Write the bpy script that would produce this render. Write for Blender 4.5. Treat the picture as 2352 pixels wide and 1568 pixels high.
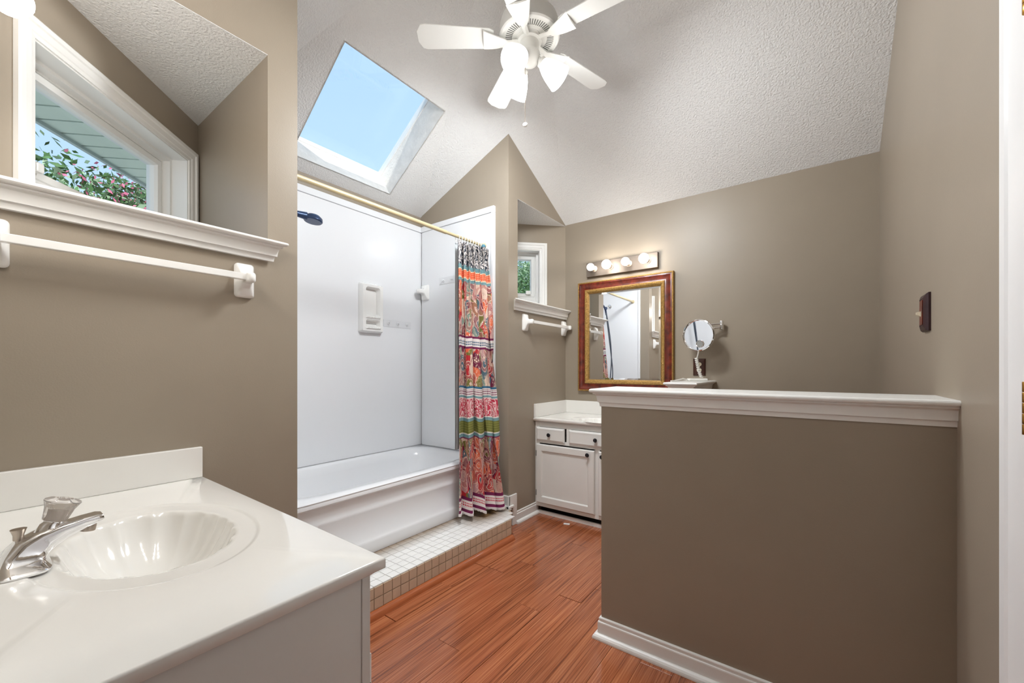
import bpy, bmesh, math, random
from mathutils import Vector, Matrix
random.seed(7)
for o in list(bpy.data.objects): bpy.data.objects.remove(o)
SC = bpy.context.scene
COL = SC.collection
PI = math.pi

# ------------------------------------------------------------------ camera, sky, sun, exposure
F_PX, YAW, V0, EYE = 934.3, 36.373, 845.7, 1.15
cd = bpy.data.cameras.new('camera'); cam = bpy.data.objects.new('camera', cd); COL.objects.link(cam)
cd.sensor_width = 36.0; cd.lens = F_PX / 2352 * 36.0; cd.shift_y = (V0 - 784) / 2352
cd.clip_start = 0.02; cd.clip_end = 200
cam.location = (0, 0, EYE); cam.rotation_euler = (PI/2, 0, math.radians(YAW))
SC.camera = cam

w = bpy.data.worlds.new('sky'); SC.world = w; w.use_nodes = True
nt = w.node_tree; nt.nodes.clear()
wo = nt.nodes.new('ShaderNodeOutputWorld'); wb = nt.nodes.new('ShaderNodeBackground')
tc = nt.nodes.new('ShaderNodeTexCoord'); sx = nt.nodes.new('ShaderNodeSeparateXYZ'); cr = nt.nodes.new('ShaderNodeValToRGB')
nt.links.new(tc.outputs['Generated'], sx.inputs[0]); nt.links.new(sx.outputs['Z'], cr.inputs[0])
cr.color_ramp.elements[0].position = 0.0; cr.color_ramp.elements[0].color = (0.56, 0.75, 0.93, 1)
cr.color_ramp.elements[1].position = 0.9; cr.color_ramp.elements[1].color = (0.41, 0.605, 0.86, 1)
nt.links.new(cr.outputs[0], wb.inputs[0]); wb.inputs[1].default_value = 1.0
nt.links.new(wb.outputs[0], wo.inputs[0])

sd = bpy.data.lights.new('sun', 'SUN'); sun = bpy.data.objects.new('sun', sd); COL.objects.link(sun)
sd.energy = 3.0; sd.angle = 0.01; sd.color = (1.0, 0.94, 0.85)
SUNDIR = Vector((0.64, -0.30, 0.707)).normalized()
sun.rotation_euler = (-SUNDIR).to_track_quat('-Z', 'Y').to_euler(); sun.location = (4, -3, 9)

SC.view_settings.view_transform = 'Standard'; SC.view_settings.look = 'None'
SC.view_settings.exposure = 0.35; SC.view_settings.gamma = 1.0
SC.view_settings.use_curve_mapping = False
P_FAN, P_FAN_UP = 41.0, 3.0

# ------------------------------------------------------------------ materials
def srgb(*c):
    return tuple((v/255/12.92 if v/255 <= 0.04045 else ((v/255+0.055)/1.055)**2.4) for v in c)
MATS = {}
def mat(name, col, rough=0.5, metal=0.0, bump=0.0, bscale=60, var=0.0, vscale=6, coat=0.0, spec=0.5, bdist=0.004, emit=None, estr=0, stretch=None, trans=0.0, ior=1.45):
    m = bpy.data.materials.new(name); m.use_nodes = True; n = m.node_tree.nodes; l = m.node_tree.links
    p = n['Principled BSDF']; c = col + (1,) if len(col) == 3 else col
    p.inputs['Base Color'].default_value = c; p.inputs['Roughness'].default_value = rough; p.inputs['Metallic'].default_value = metal
    p.inputs['Coat Weight'].default_value = coat; p.inputs['Coat Roughness'].default_value = 0.08
    p.inputs['Specular IOR Level'].default_value = spec
    p.inputs['Transmission Weight'].default_value = trans; p.inputs['IOR'].default_value = ior
    g = n.new('ShaderNodeNewGeometry'); vec = g.outputs['Position']
    if stretch:
        mp = n.new('ShaderNodeMapping'); mp.inputs['Scale'].default_value = stretch; l.new(vec, mp.inputs[0]); vec = mp.outputs[0]
    if var > 0:
        t = n.new('ShaderNodeTexNoise'); t.inputs['Scale'].default_value = vscale; t.inputs['Detail'].default_value = 5; l.new(vec, t.inputs['Vector'])
        r = n.new('ShaderNodeValToRGB'); r.color_ramp.elements[0].position = 0.3; r.color_ramp.elements[1].position = 0.7
        r.color_ramp.elements[0].color = tuple(v*(1-var) for v in c[:3]) + (1,); r.color_ramp.elements[1].color = tuple(min(1, v*(1+var)) for v in c[:3]) + (1,)
        l.new(t.outputs[0], r.inputs[0]); l.new(r.outputs[0], p.inputs['Base Color'])
    if bump > 0:
        t = n.new('ShaderNodeTexNoise'); t.inputs['Scale'].default_value = bscale; t.inputs['Detail'].default_value = 3; l.new(vec, t.inputs['Vector'])
        b = n.new('ShaderNodeBump'); b.inputs['Strength'].default_value = bump; b.inputs['Distance'].default_value = bdist
        l.new(t.outputs[0], b.inputs['Height']); l.new(b.outputs[0], p.inputs['Normal'])
    if emit:
        p.inputs['Emission Color'].default_value = emit + (1,); p.inputs['Emission Strength'].default_value = estr
    MATS[name] = m; return m

mat('wall_paint', srgb(155, 143, 127), 0.40, spec=0.6, bump=0.12, bscale=220, bdist=0.002, var=0.03, vscale=3)
mat('ceiling_white', srgb(222, 221, 219), 0.9, bump=0.95, bscale=105, bdist=0.007)
mat('trim_white', srgb(236, 235, 232), 0.3, bump=0.05, bscale=40, bdist=0.001)
mat('trim_grey_shade', srgb(232, 231, 228), 0.35)
mat('cabinet_white', srgb(230, 229, 225), 0.38, var=0.015, vscale=9)
mat('marble_white', srgb(240, 238, 233), 0.12, coat=0.5, var=0.01, vscale=4)
mat('acrylic_white', srgb(238, 239, 241), 0.16, coat=0.3)
mat('ceramic_white', srgb(244, 243, 240), 0.08, coat=0.6)
mat('chrome', (0.86, 0.86, 0.87), 0.06, 1.0)
mat('nickel', srgb(186, 174, 162), 0.36, 1.0)
mat('bar_plate', srgb(118, 108, 99), 0.5, 0.6)
mat('brass', srgb(176, 130, 60), 0.3, 1.0, var=0.2, vscale=60)
mat('black_knob', srgb(28, 27, 30), 0.22)
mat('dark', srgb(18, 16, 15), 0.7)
mat('door_white', srgb(240, 240, 240), 0.35)
mat('dark_wood', srgb(66, 34, 24), 0.32, var=0.25, vscale=30)
mat('switch_wood', srgb(52, 30, 34), 0.3, var=0.2, vscale=30)
mat('ivory', srgb(232, 222, 196), 0.35)
mat('cord_white', srgb(238, 236, 230), 0.4)
mat('rod_cream', srgb(206, 190, 152), 0.35, 0.15)
mat('frame_red', srgb(104, 38, 22), 0.32, var=0.6, vscale=22, coat=0.2)
mat('frame_gold', srgb(164, 128, 70), 0.38, 0.55, bump=0.8, bscale=160, bdist=0.006, var=0.3, vscale=90)
mat('mirror', (0.93, 0.94, 0.95), 0.01, 1.0)
mat('shower_blue', srgb(58, 74, 104), 0.25, 0.5)
mat('hose_grey', srgb(90, 98, 110), 0.3, 0.6)
mat('fan_white', srgb(238, 238, 234), 0.35)
mat('vent_dark', srgb(120, 120, 116), 0.6)
mat('shade_glass', srgb(250, 250, 246), 0.3, emit=(1.0, 0.99, 0.96), estr=2.5)
mat('bulb_lit', (1, 1, 1), 0.3, emit=(1.0, 0.95, 0.88), estr=32.0)
mat('fan_bulb', (1, 1, 1), 0.3, emit=(1.0, 0.97, 0.92), estr=12.0)
mat('bulb_near', (1, 1, 1), 0.3, emit=(1.0, 0.98, 0.94), estr=48.0)
mat('disc_grey', srgb(150, 150, 146), 0.4)
mat('bulb_dim', (1, 1, 1), 0.3, emit=(1.0, 0.96, 0.9), estr=3.0)
mat('socket_cream', srgb(214, 196, 178), 0.4)
mat('tile_top', srgb(236, 236, 234), 0.18, var=0.02, vscale=14)
mat('tile_front', srgb(206, 184, 160), 0.2, var=0.06, vscale=14)
mat('grout', srgb(172, 150, 122), 0.9, var=0.15, vscale=12)
mat('quarter_round', srgb(166, 92, 54), 0.25, var=0.15, vscale=10, stretch=(20, 1, 20))
mat('paper', srgb(240, 238, 236), 0.7)
mat('soffit_green', srgb(228, 238, 224), 0.6)
mat('soffit_vent', srgb(120, 140, 120), 0.8)
mat('fascia', srgb(196, 206, 204), 0.5)
mat('leaf', srgb(92, 128, 74), 0.45, var=0.5, vscale=9)
mat('leaf_pale', srgb(168, 192, 150), 0.4, var=0.3, vscale=9)
mat('blossom', srgb(232, 122, 150), 0.6, var=0.2, vscale=20)
mat('bark', srgb(128, 110, 92), 0.9, bump=0.6, bscale=20, bdist=0.02)
mat('bounce_ground', srgb(206, 204, 192), 0.9, var=0.15, vscale=2)  # invented surface for the unseen ground, pale to bounce light onto the soffits
mat('shaft', srgb(232, 228, 222), 0.85, bump=0.5, bscale=70, bdist=0.01, var=0.06, vscale=20)
mat('hook_clear', srgb(230, 231, 233), 0.1)
mat('crystal', (1.0, 0.97, 0.95), 0.04, trans=0.78, ior=1.45)
mat('liner_grey', srgb(196, 200, 204), 0.5)
mat('tieback_teal', srgb(86, 140, 160), 0.6)
mat('fringe', srgb(236, 228, 226), 0.8)

def glass_mat():
    m = bpy.data.materials.new('window_glass'); m.use_nodes = True; n = m.node_tree.nodes; l = m.node_tree.links
    n.clear(); o = n.new('ShaderNodeOutputMaterial'); mx = n.new('ShaderNodeMixShader'); t = n.new('ShaderNodeBsdfTransparent'); g = n.new('ShaderNodeBsdfGlossy')
    lw = n.new('ShaderNodeLayerWeight'); lw.inputs[0].default_value = 0.5; pw = n.new('ShaderNodeMath'); pw.operation = 'POWER'; pw.inputs[1].default_value = 5.0; f = n.new('ShaderNodeMath'); f.operation = 'MULTIPLY_ADD'; f.inputs[1].default_value = 0.35; f.inputs[2].default_value = 0.03
    l.new(lw.outputs['Facing'], pw.inputs[0]); l.new(pw.outputs[0], f.inputs[0]); g.inputs['Roughness'].default_value = 0.02
    t.inputs[0].default_value = (0.95, 0.98, 1.0, 1)
    l.new(f.outputs[0], mx.inputs[0]); l.new(t.outputs[0], mx.inputs[1]); l.new(g.outputs[0], mx.inputs[2]); l.new(mx.outputs[0], o.inputs[0])
    MATS['window_glass'] = m
glass_mat()

def plank_mat():
    m = bpy.data.materials.new('plank_wood'); m.use_nodes = True; n = m.node_tree.nodes; l = m.node_tree.links; p = n['Principled BSDF']
    g = n.new('ShaderNodeNewGeometry'); oi = n.new('ShaderNodeObjectInfo')
    mul = n.new('ShaderNodeMath'); mul.operation = 'MULTIPLY'; mul.inputs[1].default_value = 37.0; l.new(oi.outputs['Random'], mul.inputs[0])
    cb = n.new('ShaderNodeCombineXYZ'); l.new(mul.outputs[0], cb.inputs[0]); l.new(mul.outputs[0], cb.inputs[1])
    ad = n.new('ShaderNodeVectorMath'); ad.operation = 'ADD'; l.new(g.outputs['Position'], ad.inputs[0]); l.new(cb.outputs[0], ad.inputs[1])
    mp = n.new('ShaderNodeMapping'); mp.inputs['Scale'].default_value = (1.0, 0.016, 1.0); l.new(ad.outputs[0], mp.inputs[0])
    t1 = n.new('ShaderNodeTexNoise'); t1.inputs['Scale'].default_value = 42; t1.inputs['Detail'].default_value = 5; t1.inputs['Roughness'].default_value = 0.6; l.new(mp.outputs[0], t1.inputs['Vector'])
    t2 = n.new('ShaderNodeTexNoise'); t2.inputs['Scale'].default_value = 210; t2.inputs['Detail'].default_value = 4; l.new(mp.outputs[0], t2.inputs['Vector'])
    mx = n.new('ShaderNodeMath'); mx.operation = 'MULTIPLY_ADD'; mx.inputs[1].default_value = 0.55; l.new(t2.outputs[0], mx.inputs[0])
    hv = n.new('ShaderNodeMath'); hv.operation = 'MULTIPLY'; hv.inputs[1].default_value = 0.45; l.new(t1.outputs[0], hv.inputs[0]); l.new(hv.outputs[0], mx.inputs[2])
    r = n.new('ShaderNodeValToRGB'); e = r.color_ramp.elements
    e[0].position = 0.36; e[0].color = srgb(104, 54, 32) + (1,); e[1].position = 0.64; e[1].color = srgb(190, 120, 80) + (1,)
    k = r.color_ramp.elements.new(0.48); k.color = srgb(156, 87, 53) + (1,)
    l.new(mx.outputs[0], r.inputs[0])
    hs = n.new('ShaderNodeHueSaturation'); l.new(r.outputs[0], hs.inputs['Color'])
    mr = n.new('ShaderNodeMapRange'); mr.inputs[3].default_value = 0.92; mr.inputs[4].default_value = 1.08; l.new(oi.outputs['Random'], mr.inputs[0]); l.new(mr.outputs[0], hs.inputs['Value'])
    l.new(hs.outputs[0], p.inputs['Base Color']); p.inputs['Roughness'].default_value = 0.2; p.inputs['Coat Weight'].default_value = 0.4; p.inputs['Coat Roughness'].default_value = 0.12
    MATS['plank_wood'] = m
plank_mat()

def tile_stain_mat():
    # white step tiles, stained brown along the tub and in the far corner
    m = MATS['tile_top']; n = m.node_tree.nodes; l = m.node_tree.links; p = n['Principled BSDF']
    g = n.new('ShaderNodeNewGeometry'); s = n.new('ShaderNodeSeparateXYZ'); l.new(g.outputs['Position'], s.inputs[0])
    no = n.new('ShaderNodeTexNoise'); no.inputs['Scale'].default_value = 9; no.inputs['Detail'].default_value = 4; l.new(g.outputs['Position'], no.inputs['Vector'])
    def rng(sock, a, b):
        r = n.new('ShaderNodeMapRange'); r.inputs[1].default_value = a; r.inputs[2].default_value = b; l.new(sock, r.inputs[0]); return r.outputs[0]
    a = rng(s.outputs['X'], -1.82, -1.95); b1 = rng(s.outputs['Y'], 1.88, 2.12); b2 = rng(s.outputs['X'], -1.66, -1.80)
    def mth(op, x, y):
        q = n.new('ShaderNodeMath'); q.operation = op; q.use_clamp = True
        for i, v in enumerate((x, y)):
            if isinstance(v, (int, float)): q.inputs[i].default_value = v
            else: l.new(v, q.inputs[i])
        return q.outputs[0]
    k = mth('MAXIMUM', mth('MULTIPLY', a, 1.0), mth('MULTIPLY', b1, b2)); k = mth('MULTIPLY', k, mth('MULTIPLY', no.outputs[0], 2.6))
    mx = n.new('ShaderNodeMix'); mx.data_type = 'RGBA'; l.new(k, mx.inputs['Factor'])
    src = p.inputs['Base Color'].links[0].from_socket
    l.new(src, mx.inputs[6]); mx.inputs[7].default_value = srgb(128, 100, 66) + (1,); l.new(mx.outputs[2], p.inputs['Base Color'])
tile_stain_mat()

def curtain_mat():
    m = bpy.data.materials.new('paisley_cloth'); m.use_nodes = True; n = m.node_tree.nodes; l = m.node_tree.links; p = n['Principled BSDF']
    p.inputs['Roughness'].default_value = 0.85
    uv = n.new('ShaderNodeTexCoord').outputs['UV']
    s = n.new('ShaderNodeSeparateXYZ'); l.new(uv, s.inputs[0])
    vn = n.new('ShaderNodeMath'); vn.operation = 'DIVIDE'; vn.inputs[1].default_value = 1.82; l.new(s.outputs['Y'], vn.inputs[0]); V = vn.outputs[0]
    def ramp(stops, sock):
        r = n.new('ShaderNodeValToRGB'); r.color_ramp.interpolation = 'CONSTANT'; e = r.color_ramp.elements
        while len(e) > 1: e.remove(e[-1])
        e[0].position = stops[0][0]; e[0].color = tuple(stops[0][1]) + (1,)
        for q, c in stops[1:]:
            k = e.new(q); k.color = tuple(c) + (1,)
        l.new(sock, r.inputs[0]); return r.outputs[0]
    WH = srgb(236, 228, 224); TE = srgb(120, 158, 164); OR = srgb(232, 106, 66); PU = srgb(118, 26, 78); BL = srgb(54, 108, 140); OL = srgb(112, 114, 50); RD = srgb(236, 206, 204); CR = srgb(244, 222, 190)
    base = ramp([(0, WH), (.087, TE), (.103, CR), (.107, OR), (.136, CR), (.139, TE), (.149, OR), (.359, PU), (.366, WH), (.397, PU), (.403, OR), (.544, BL), (.553, WH), (.58, TE), (.587, RD), (.66, WH), (.664, TE), (.672, OL), (.718, WH), (.721, TE), (.731, PU), (.737, OR), (.944, PU), (.956, WH), (.985, PU)], V)
    K = (0, 0, 0)
    zone = ramp([(0, (0, 0, 1)), (.087, K), (.107, (0, .35, 0)), (.136, K), (.149, (1, 0, 0)), (.359, K), (.372, (0, 1, 0)), (.391, K), (.403, (1, 0, 0)), (.544, K), (.558, (0, 1, 0)), (.575, K), (.59, (0, 0, 1)), (.657, K), (.674, (0, .45, 0)), (.716, K), (.737, (1, 0, 0)), (.944, K), (.962, (0, 1, 0)), (.98, K)], V)
    ink = ramp([(0, srgb(44, 52, 66)), (.1, CR), (.36, srgb(44, 92, 122)), (.5, PU), (.585, srgb(196, 52, 78)), (.66, srgb(170, 172, 96)), (.9, srgb(206, 48, 72))], V)
    z = n.new('ShaderNodeSeparateColor'); l.new(zone, z.inputs[0])
    # warp
    wn = n.new('ShaderNodeTexNoise'); wn.inputs['Scale'].default_value = 7; wn.inputs['Detail'].default_value = 2; l.new(uv, wn.inputs['Vector'])
    wm = n.new('ShaderNodeVectorMath'); wm.operation = 'MULTIPLY_ADD'; wm.inputs[1].default_value = (.14, .14, 0); l.new(wn.outputs['Color'], wm.inputs[0]); l.new(uv, wm.inputs[2])
    def vor(scale, vec, feat='F1'):
        v = n.new('ShaderNodeTexVoronoi'); v.feature = feat; v.inputs['Scale'].default_value = scale; l.new(vec, v.inputs['Vector']); return v
    v1 = vor(8.5, wm.outputs[0])
    sc = n.new('ShaderNodeSeparateColor'); l.new(v1.outputs['Color'], sc.inputs[0])
    pal = [srgb(190, 44, 52), srgb(226, 112, 76), srgb(134, 156, 144), srgb(122, 116, 56), srgb(202, 160, 160), srgb(118, 34, 66), srgb(222, 196, 178), srgb(84, 108, 122)]
    A = ramp([(i/8, c) for i, c in enumerate(pal)], sc.outputs[0]); Bc = ramp([(i/8, c) for i, c in enumerate(pal[3:] + pal[:3])], sc.outputs[1])
    ring = ramp([(0, (0, 0, 0)), (.16, (1, 0, 0)), (.21, (0, 1, 0)), (.36, (1, 0, 0)), (.40, (0, 0, 1)), (.54, (1, 0, 0)), (.58, (0, 1, 0))], v1.outputs['Distance'])
    rs = n.new('ShaderNodeSeparateColor'); l.new(ring, rs.inputs[0])
    def mix(f, a, b):
        q = n.new('ShaderNodeMix'); q.data_type = 'RGBA'
        if isinstance(f, float): q.inputs['Factor'].default_value = f
        else: l.new(f, q.inputs['Factor'])
        for i, x in ((6, a), (7, b)):
            if isinstance(x, tuple): q.inputs[i].default_value = x + (1,)
            else: l.new(x, q.inputs[i])
        return q.outputs[2]
    pz = mix(rs.outputs[1], Bc, A); pz = mix(rs.outputs[2], pz, mix(0.6, A, srgb(190, 120, 110))); pz = mix(rs.outputs[0], pz, srgb(226, 196, 180))
    v2 = vor(34, wm.outputs[0]); dots = ramp([(0, (1, 1, 1)), (.22, K), (.40, (.55, .55, .55)), (.46, K)], v2.outputs['Distance'])
    ds = n.new('ShaderNodeSeparateColor'); l.new(dots, ds.inputs[0])
    pz = mix(ds.outputs[0], pz, mix(rs.outputs[1], srgb(120, 34, 60), srgb(246, 226, 204)))
    # motifs: repeated blobs and scrolls
    ck = n.new('ShaderNodeTexVoronoi'); ck.inputs['Scale'].default_value = 62; ck.inputs['Randomness'].default_value = 0.0; l.new(uv, ck.inputs['Vector'])
    mo = n.new('ShaderNodeMath'); mo.operation = 'LESS_THAN'; mo.inputs[1].default_value = 0.36; l.new(ck.outputs['Distance'], mo.inputs[0])
    v3 = vor(30, wm.outputs[0], 'SMOOTH_F1'); scr = ramp([(0, K), (.12, (1, 1, 1)), (.24, K), (.36, (1, 1, 1)), (.5, K), (.6, (1, 1, 1))], v3.outputs['Distance'])
    ss = n.new('ShaderNodeSeparateColor'); l.new(scr, ss.inputs[0])
    def mul(a, b):
        q = n.new('ShaderNodeMath'); q.operation = 'MULTIPLY'; l.new(a, q.inputs[0]); l.new(b, q.inputs[1]); return q.outputs[0]
    c = mix(z.outputs[0], base, pz); c = mix(mul(z.outputs[1], mo.outputs[0]), c, ink); c = mix(mul(z.outputs[2], ss.outputs[0]), c, ink)
    l.new(c, p.inputs['Base Color']); MATS['paisley_cloth'] = m
curtain_mat()

# ------------------------------------------------------------------ mesh helpers
ORG = {}
class MB:
    def __init__(s): s.v = []; s.f = []; s.uv = None
    def add(s, vs, fs):
        b = len(s.v); s.v += [Vector(p) for p in vs]; s.f += [tuple(b+i for i in f) for f in fs]; return s
    def box(s, x0, x1, y0, y1, z0, z1, mx=None):
        vs = [Vector((x, y, z)) for z in (z0, z1) for y in (y0, y1) for x in (x0, x1)]
        if mx: vs = [mx @ p for p in vs]
        return s.add(vs, [(0, 2, 3, 1), (4, 5, 7, 6), (0, 1, 5, 4), (2, 6, 7, 3), (0, 4, 6, 2), (1, 3, 7, 5)])
    def loft(s, rings, caps=True, closed=True, loop=False):
        n = len(rings[0]); vs = [p for r in rings for p in r]; fs = []
        R = len(rings)
        for i in range(R if loop else R-1):
            a = i*n; b = ((i+1) % R)*n
            for j in range(n if closed else n-1):
                k = (j+1) % n; fs.append((a+j, a+k, b+k, b+j))
        if caps and not loop:
            fs.append(tuple(reversed(range(n)))); fs.append(tuple((R-1)*n+j for j in range(n)))
        return s.add(vs, fs)
    def lathe(s, prof, mx=None, seg=24, mod=None):
        # prof: (r, z); axis local z
        rings = []
        for r, z in prof:
            ring = []
            for k in range(seg):
                a = 2*PI*k/seg; rr = r*(mod(a, z) if mod else 1)
                p = Vector((rr*math.cos(a), rr*math.sin(a), z)); ring.append(mx @ p if mx else p)
            rings.append(ring)
        return s.loft(rings, caps=True)
    def tube(s, pts, r, seg=8, caps=True):
        pts = [Vector(p) for p in pts]; rings = []; up = None
        for i, p in enumerate(pts):
            t = (pts[min(i+1, len(pts)-1)] - pts[max(i-1, 0)]).normalized()
            if up is None: up = Vector((0, 0, 1)) if abs(t.z) < 0.9 else Vector((1, 0, 0))
            a = (up - t*up.dot(t)).normalized(); b = t.cross(a); up = a
            rr = r[i] if isinstance(r, (list, tuple)) else r
            rings.append([p + a*rr*math.cos(2*PI*k/seg) + b*rr*math.sin(2*PI*k/seg) for k in range(seg)])
        return s.loft(rings, caps=caps)
    def sphere(s, c, r, seg=20, rg=12, mx=None):
        prof = [(max(1e-4, r*math.sin(PI*i/rg)), -r*math.cos(PI*i/rg)) for i in range(rg+1)]
        return s.lathe(prof, Matrix.Translation(Vector(c)) @ (mx or Matrix()), seg)
    def build(s, name, m, parent=None, smooth=False, bevel=0.0, recalc=True, solid=0.0, seg=2, flat_deg=40):
        org = ORG.get(parent.name, Vector((0, 0, 0))) if parent else Vector((0, 0, 0))
        me = bpy.data.meshes.new(name); me.from_pydata([tuple(p - org) for p in s.v], [], s.f)
        if recalc:
            bm = bmesh.new(); bm.from_mesh(me); bmesh.ops.recalc_face_normals(bm, faces=bm.faces); bm.to_mesh(me); bm.free()
        me.materials.append(MATS[m])
        if smooth:
            for pl in me.polygons: pl.use_smooth = True
            try: me.set_sharp_from_angle(angle=math.radians(flat_deg))
            except Exception: pass
        if s.uv:
            ul = me.uv_layers.new(name='UVMap')
            for lp in me.loops: ul.data[lp.index].uv = s.uv[lp.vertex_index]
        o = bpy.data.objects.new(name, me); COL.objects.link(o)
        if parent: o.parent = parent
        ORG[o.name] = org
        if bevel > 0:
            b = o.modifiers.new('bevel', 'BEVEL'); b.width = bevel; b.segments = seg; b.limit_method = 'ANGLE'; b.angle_limit = math.radians(35)
        if solid: 
            q = o.modifiers.new('solid', 'SOLIDIFY'); q.thickness = solid
        return o
def thing(name, loc, label, cat, group=None, kind=None):
    o = bpy.data.objects.new(name, None); COL.objects.link(o); o.location = loc; o.empty_display_size = 0.05
    ORG[o.name] = Vector(loc); return tag(o, label, cat, group, kind)
def tag(o, label, cat, group=None, kind=None):
    o['label'] = label; o['category'] = cat
    if group: o['group'] = group
    if kind: o['kind'] = kind
    return o
def struct(o, label, cat): return tag(o, label, cat, kind='structure')
def frame3(org, ax, ay, az=(0, 0, 1)):
    m = Matrix.Identity(4)
    for i, a in enumerate((ax, ay, az)):
        for k in range(3): m[k][i] = a[k]
    for k in range(3): m[k][3] = org[k]
    return m
def sweep_rect(mb, mx, x0, x1, z0, z1, prof, bottom=True):
    # rectangular mitred frame in the local xz plane; prof = (inward d, toward -y h) closed polygon
    rings = []
    cs = [(x0, z0, 1, 1), (x0, z1, 1, -1), (x1, z1, -1, -1), (x1, z0, -1, 1)]
    for cx, cz, sx_, sz in cs:
        rings.append([mx @ Vector((cx+sx_*d, -h, cz+(sz*d if bottom or sz < 0 else 0))) for d, h in prof])
    mb.loft(rings, caps=not bottom, loop=bottom)
def sweep_path(mb, pts, prof, side=1, ends=(None, None)):
    # pts: plan polyline; prof: (out, z) closed; out is to the right (side=1) of travel
    P = [Vector((p[0], p[1])) for p in pts]; rings = []
    for i, p in enumerate(P):
        def nrm(a, b):
            d = (b-a).normalized(); return Vector((d.y, -d.x))*side
        if i == 0: m = nrm(P[0], P[1])
        elif i == len(P)-1: m = nrm(P[-2], P[-1])
        else:
            a = nrm(P[i-1], p); b = nrm(p, P[i+1]); m = (a+b)/(1+a.dot(b))
        rings.append([Vector((p.x+m.x*e, p.y+m.y*e, z)) for e, z in prof])
    mb.loft(rings)

# ------------------------------------------------------------------ the room (x across, y along, z up)
L, R = -1.7717, 0.3224            # plane of the left wall, right wall
YN, YB = -0.071, 3.2106           # wall behind the near vanity, back wall
Y1, Y2, Y3, Y4 = 0.739, 0.8567, 2.3634, 2.4769   # partitions either side of the tub
XT = -2.72                        # wall behind the tub
ZE, ZS = 2.426, 1.66              # eave height, top of window sills
PITCH = 0.69
PL = {'left': (2.45 - PITCH*XT, PITCH, 0), 'diag_far': (ZE - .42*L + .504*YB, .42, -.504), 'diag_near': (ZE - .42*L - .504*YN, .42, .504),
      'back': (ZE + PITCH*YB, 0, -PITCH), 'front': (ZE - PITCH*YN, 0, PITCH)}
def ceil_z(x, y): return min(a + b*x + c*y for a, b, c in PL.values())
def clip(poly, a, b, c):          # keep a + b x + c y <= 0
    out = []
    for i in range(len(poly)):
        p, q = poly[i], poly[(i+1) % len(poly)]
        fp = a+b*p[0]+c*p[1]; fq = a+b*q[0]+c*q[1]
        if fp <= 0: out.append(p)
        if (fp < 0 < fq) or (fq < 0 < fp):
            t = fp/(fp-fq); out.append((p[0]+t*(q[0]-p[0]), p[1]+t*(q[1]-p[1])))
    return out

# floor slab with every plank as a child
sub = MB().box(-2.9, .46, -1.6, 3.4, -.12, -.012)
floor = struct(sub.build('floor', 'dark'), 'floor of glossy reddish brown wood planks', 'floor')
PW = 0.1225
rows = {0: [1.175, 1.535, 1.805, 2.354], 1: [.55, 1.817, 2.95], 2: [.75, 1.986, 3.05], 3: [1.207, 2.39], 4: [.5, 1.625, 2.75], 5: [.62, 1.806, 2.9], 6: [.8, 1.966, 3.1]}
def plank_obj(x0, x1, y0, y1, dz):
    m = MB(); c = Vector(((x0+x1)/2, (y0+y1)/2, 0)); g = .0005
    m.box(x0+g-c.x, x1-g-c.x, y0+g*2.2-c.y, y1-g*2.2-c.y, -.012, dz)
    o = m.build('plank', 'plank_wood', floor); o.location = c; b = o.modifiers.new('bevel', 'BEVEL'); b.width = .0006; b.segments = 1
for r in range(0, 17):
    x0 = -1.645 + r*PW; x1 = min(x0+PW, R)
    if r == 0: x0 = -1.77
    ys = rows.get(r, sorted([(.35 + .37*((r*7) % 5)) % 1.2, 1.25 + ((r*5) % 7)*.11, 2.5 + ((r*3) % 4)*.13]))
    ys = [-1.55] + ys + [YB]
    for i in range(len(ys)-1):
        plank_obj(x0, x1, ys[i], ys[i+1], -.0008 + .0016*random.random() + (.0022 if r == 0 and i in (1, 3) else 0))

def wall_prism(mb, p0, p1, off, zb, zt=None, n=14):
    rf, rb = [], []
    p0 = Vector(p0); p1 = Vector(p1); off = Vector(off); tops = []
    for i in range(n+1):
        p = p0.lerp(p1, i/n); z = zt if zt is not None else max(ceil_z(p.x, p.y), ceil_z(p.x+off.x, p.y+off.y)) + .015
        tops.append((p, z))
    rings = []
    for p, z in tops:
        q = p+off
        rings.append([Vector((p.x, p.y, zb)), Vector((p.x, p.y, z)), Vector((q.x, q.y, z)), Vector((q.x, q.y, zb))])
    mb.loft(rings); return mb

# left wall, near half: below the niche, the header above it
m = MB(); wall_prism(m, (L, YN), (L, Y1), (-.09, 0), 0, ZS-.03); wall_prism(m, (L, YN), (L, Y1), (-.09, 0), 2.42)
struct(m.build('wall_left_near', 'wall_paint'), 'taupe wall behind the towel bar beside the near vanity', 'wall')
m = MB(); wall_prism(m, (L, Y4), (L, YB), (-.09, 0), 0, ZS-.03); wall_prism(m, (L, Y4), (L, YB), (-.09, 0), 2.42)
struct(m.build('wall_left_far', 'wall_paint'), 'taupe wall with small towel bar beside the far vanity', 'wall')
m = MB(); wall_prism(m, (XT, Y1), (L, Y1), (0, Y2-Y1), 0); struct(m.build('wall_partition_near', 'wall_paint'), 'taupe partition wall at the shower head end of the tub', 'wall')
m = MB(); wall_prism(m, (XT, Y3), (L, Y3), (0, Y4-Y3), 0); struct(m.build('wall_partition_far', 'wall_paint'), 'tall taupe partition wall with pointed top behind the curtain', 'wall')
m = MB(); wall_prism(m, (XT, Y1), (XT, Y4), (-.12, 0), 0, 2.47); struct(m.build('wall_tub', 'wall_paint'), 'taupe strip of wall above the tub surround', 'wall')
m = MB(); wall_prism(m, (L-.09, YB), (R+.12, YB), (0, .12), 0); struct(m.build('wall_back', 'wall_paint'), 'taupe back wall with framed mirror and light bar', 'wall')
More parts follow.
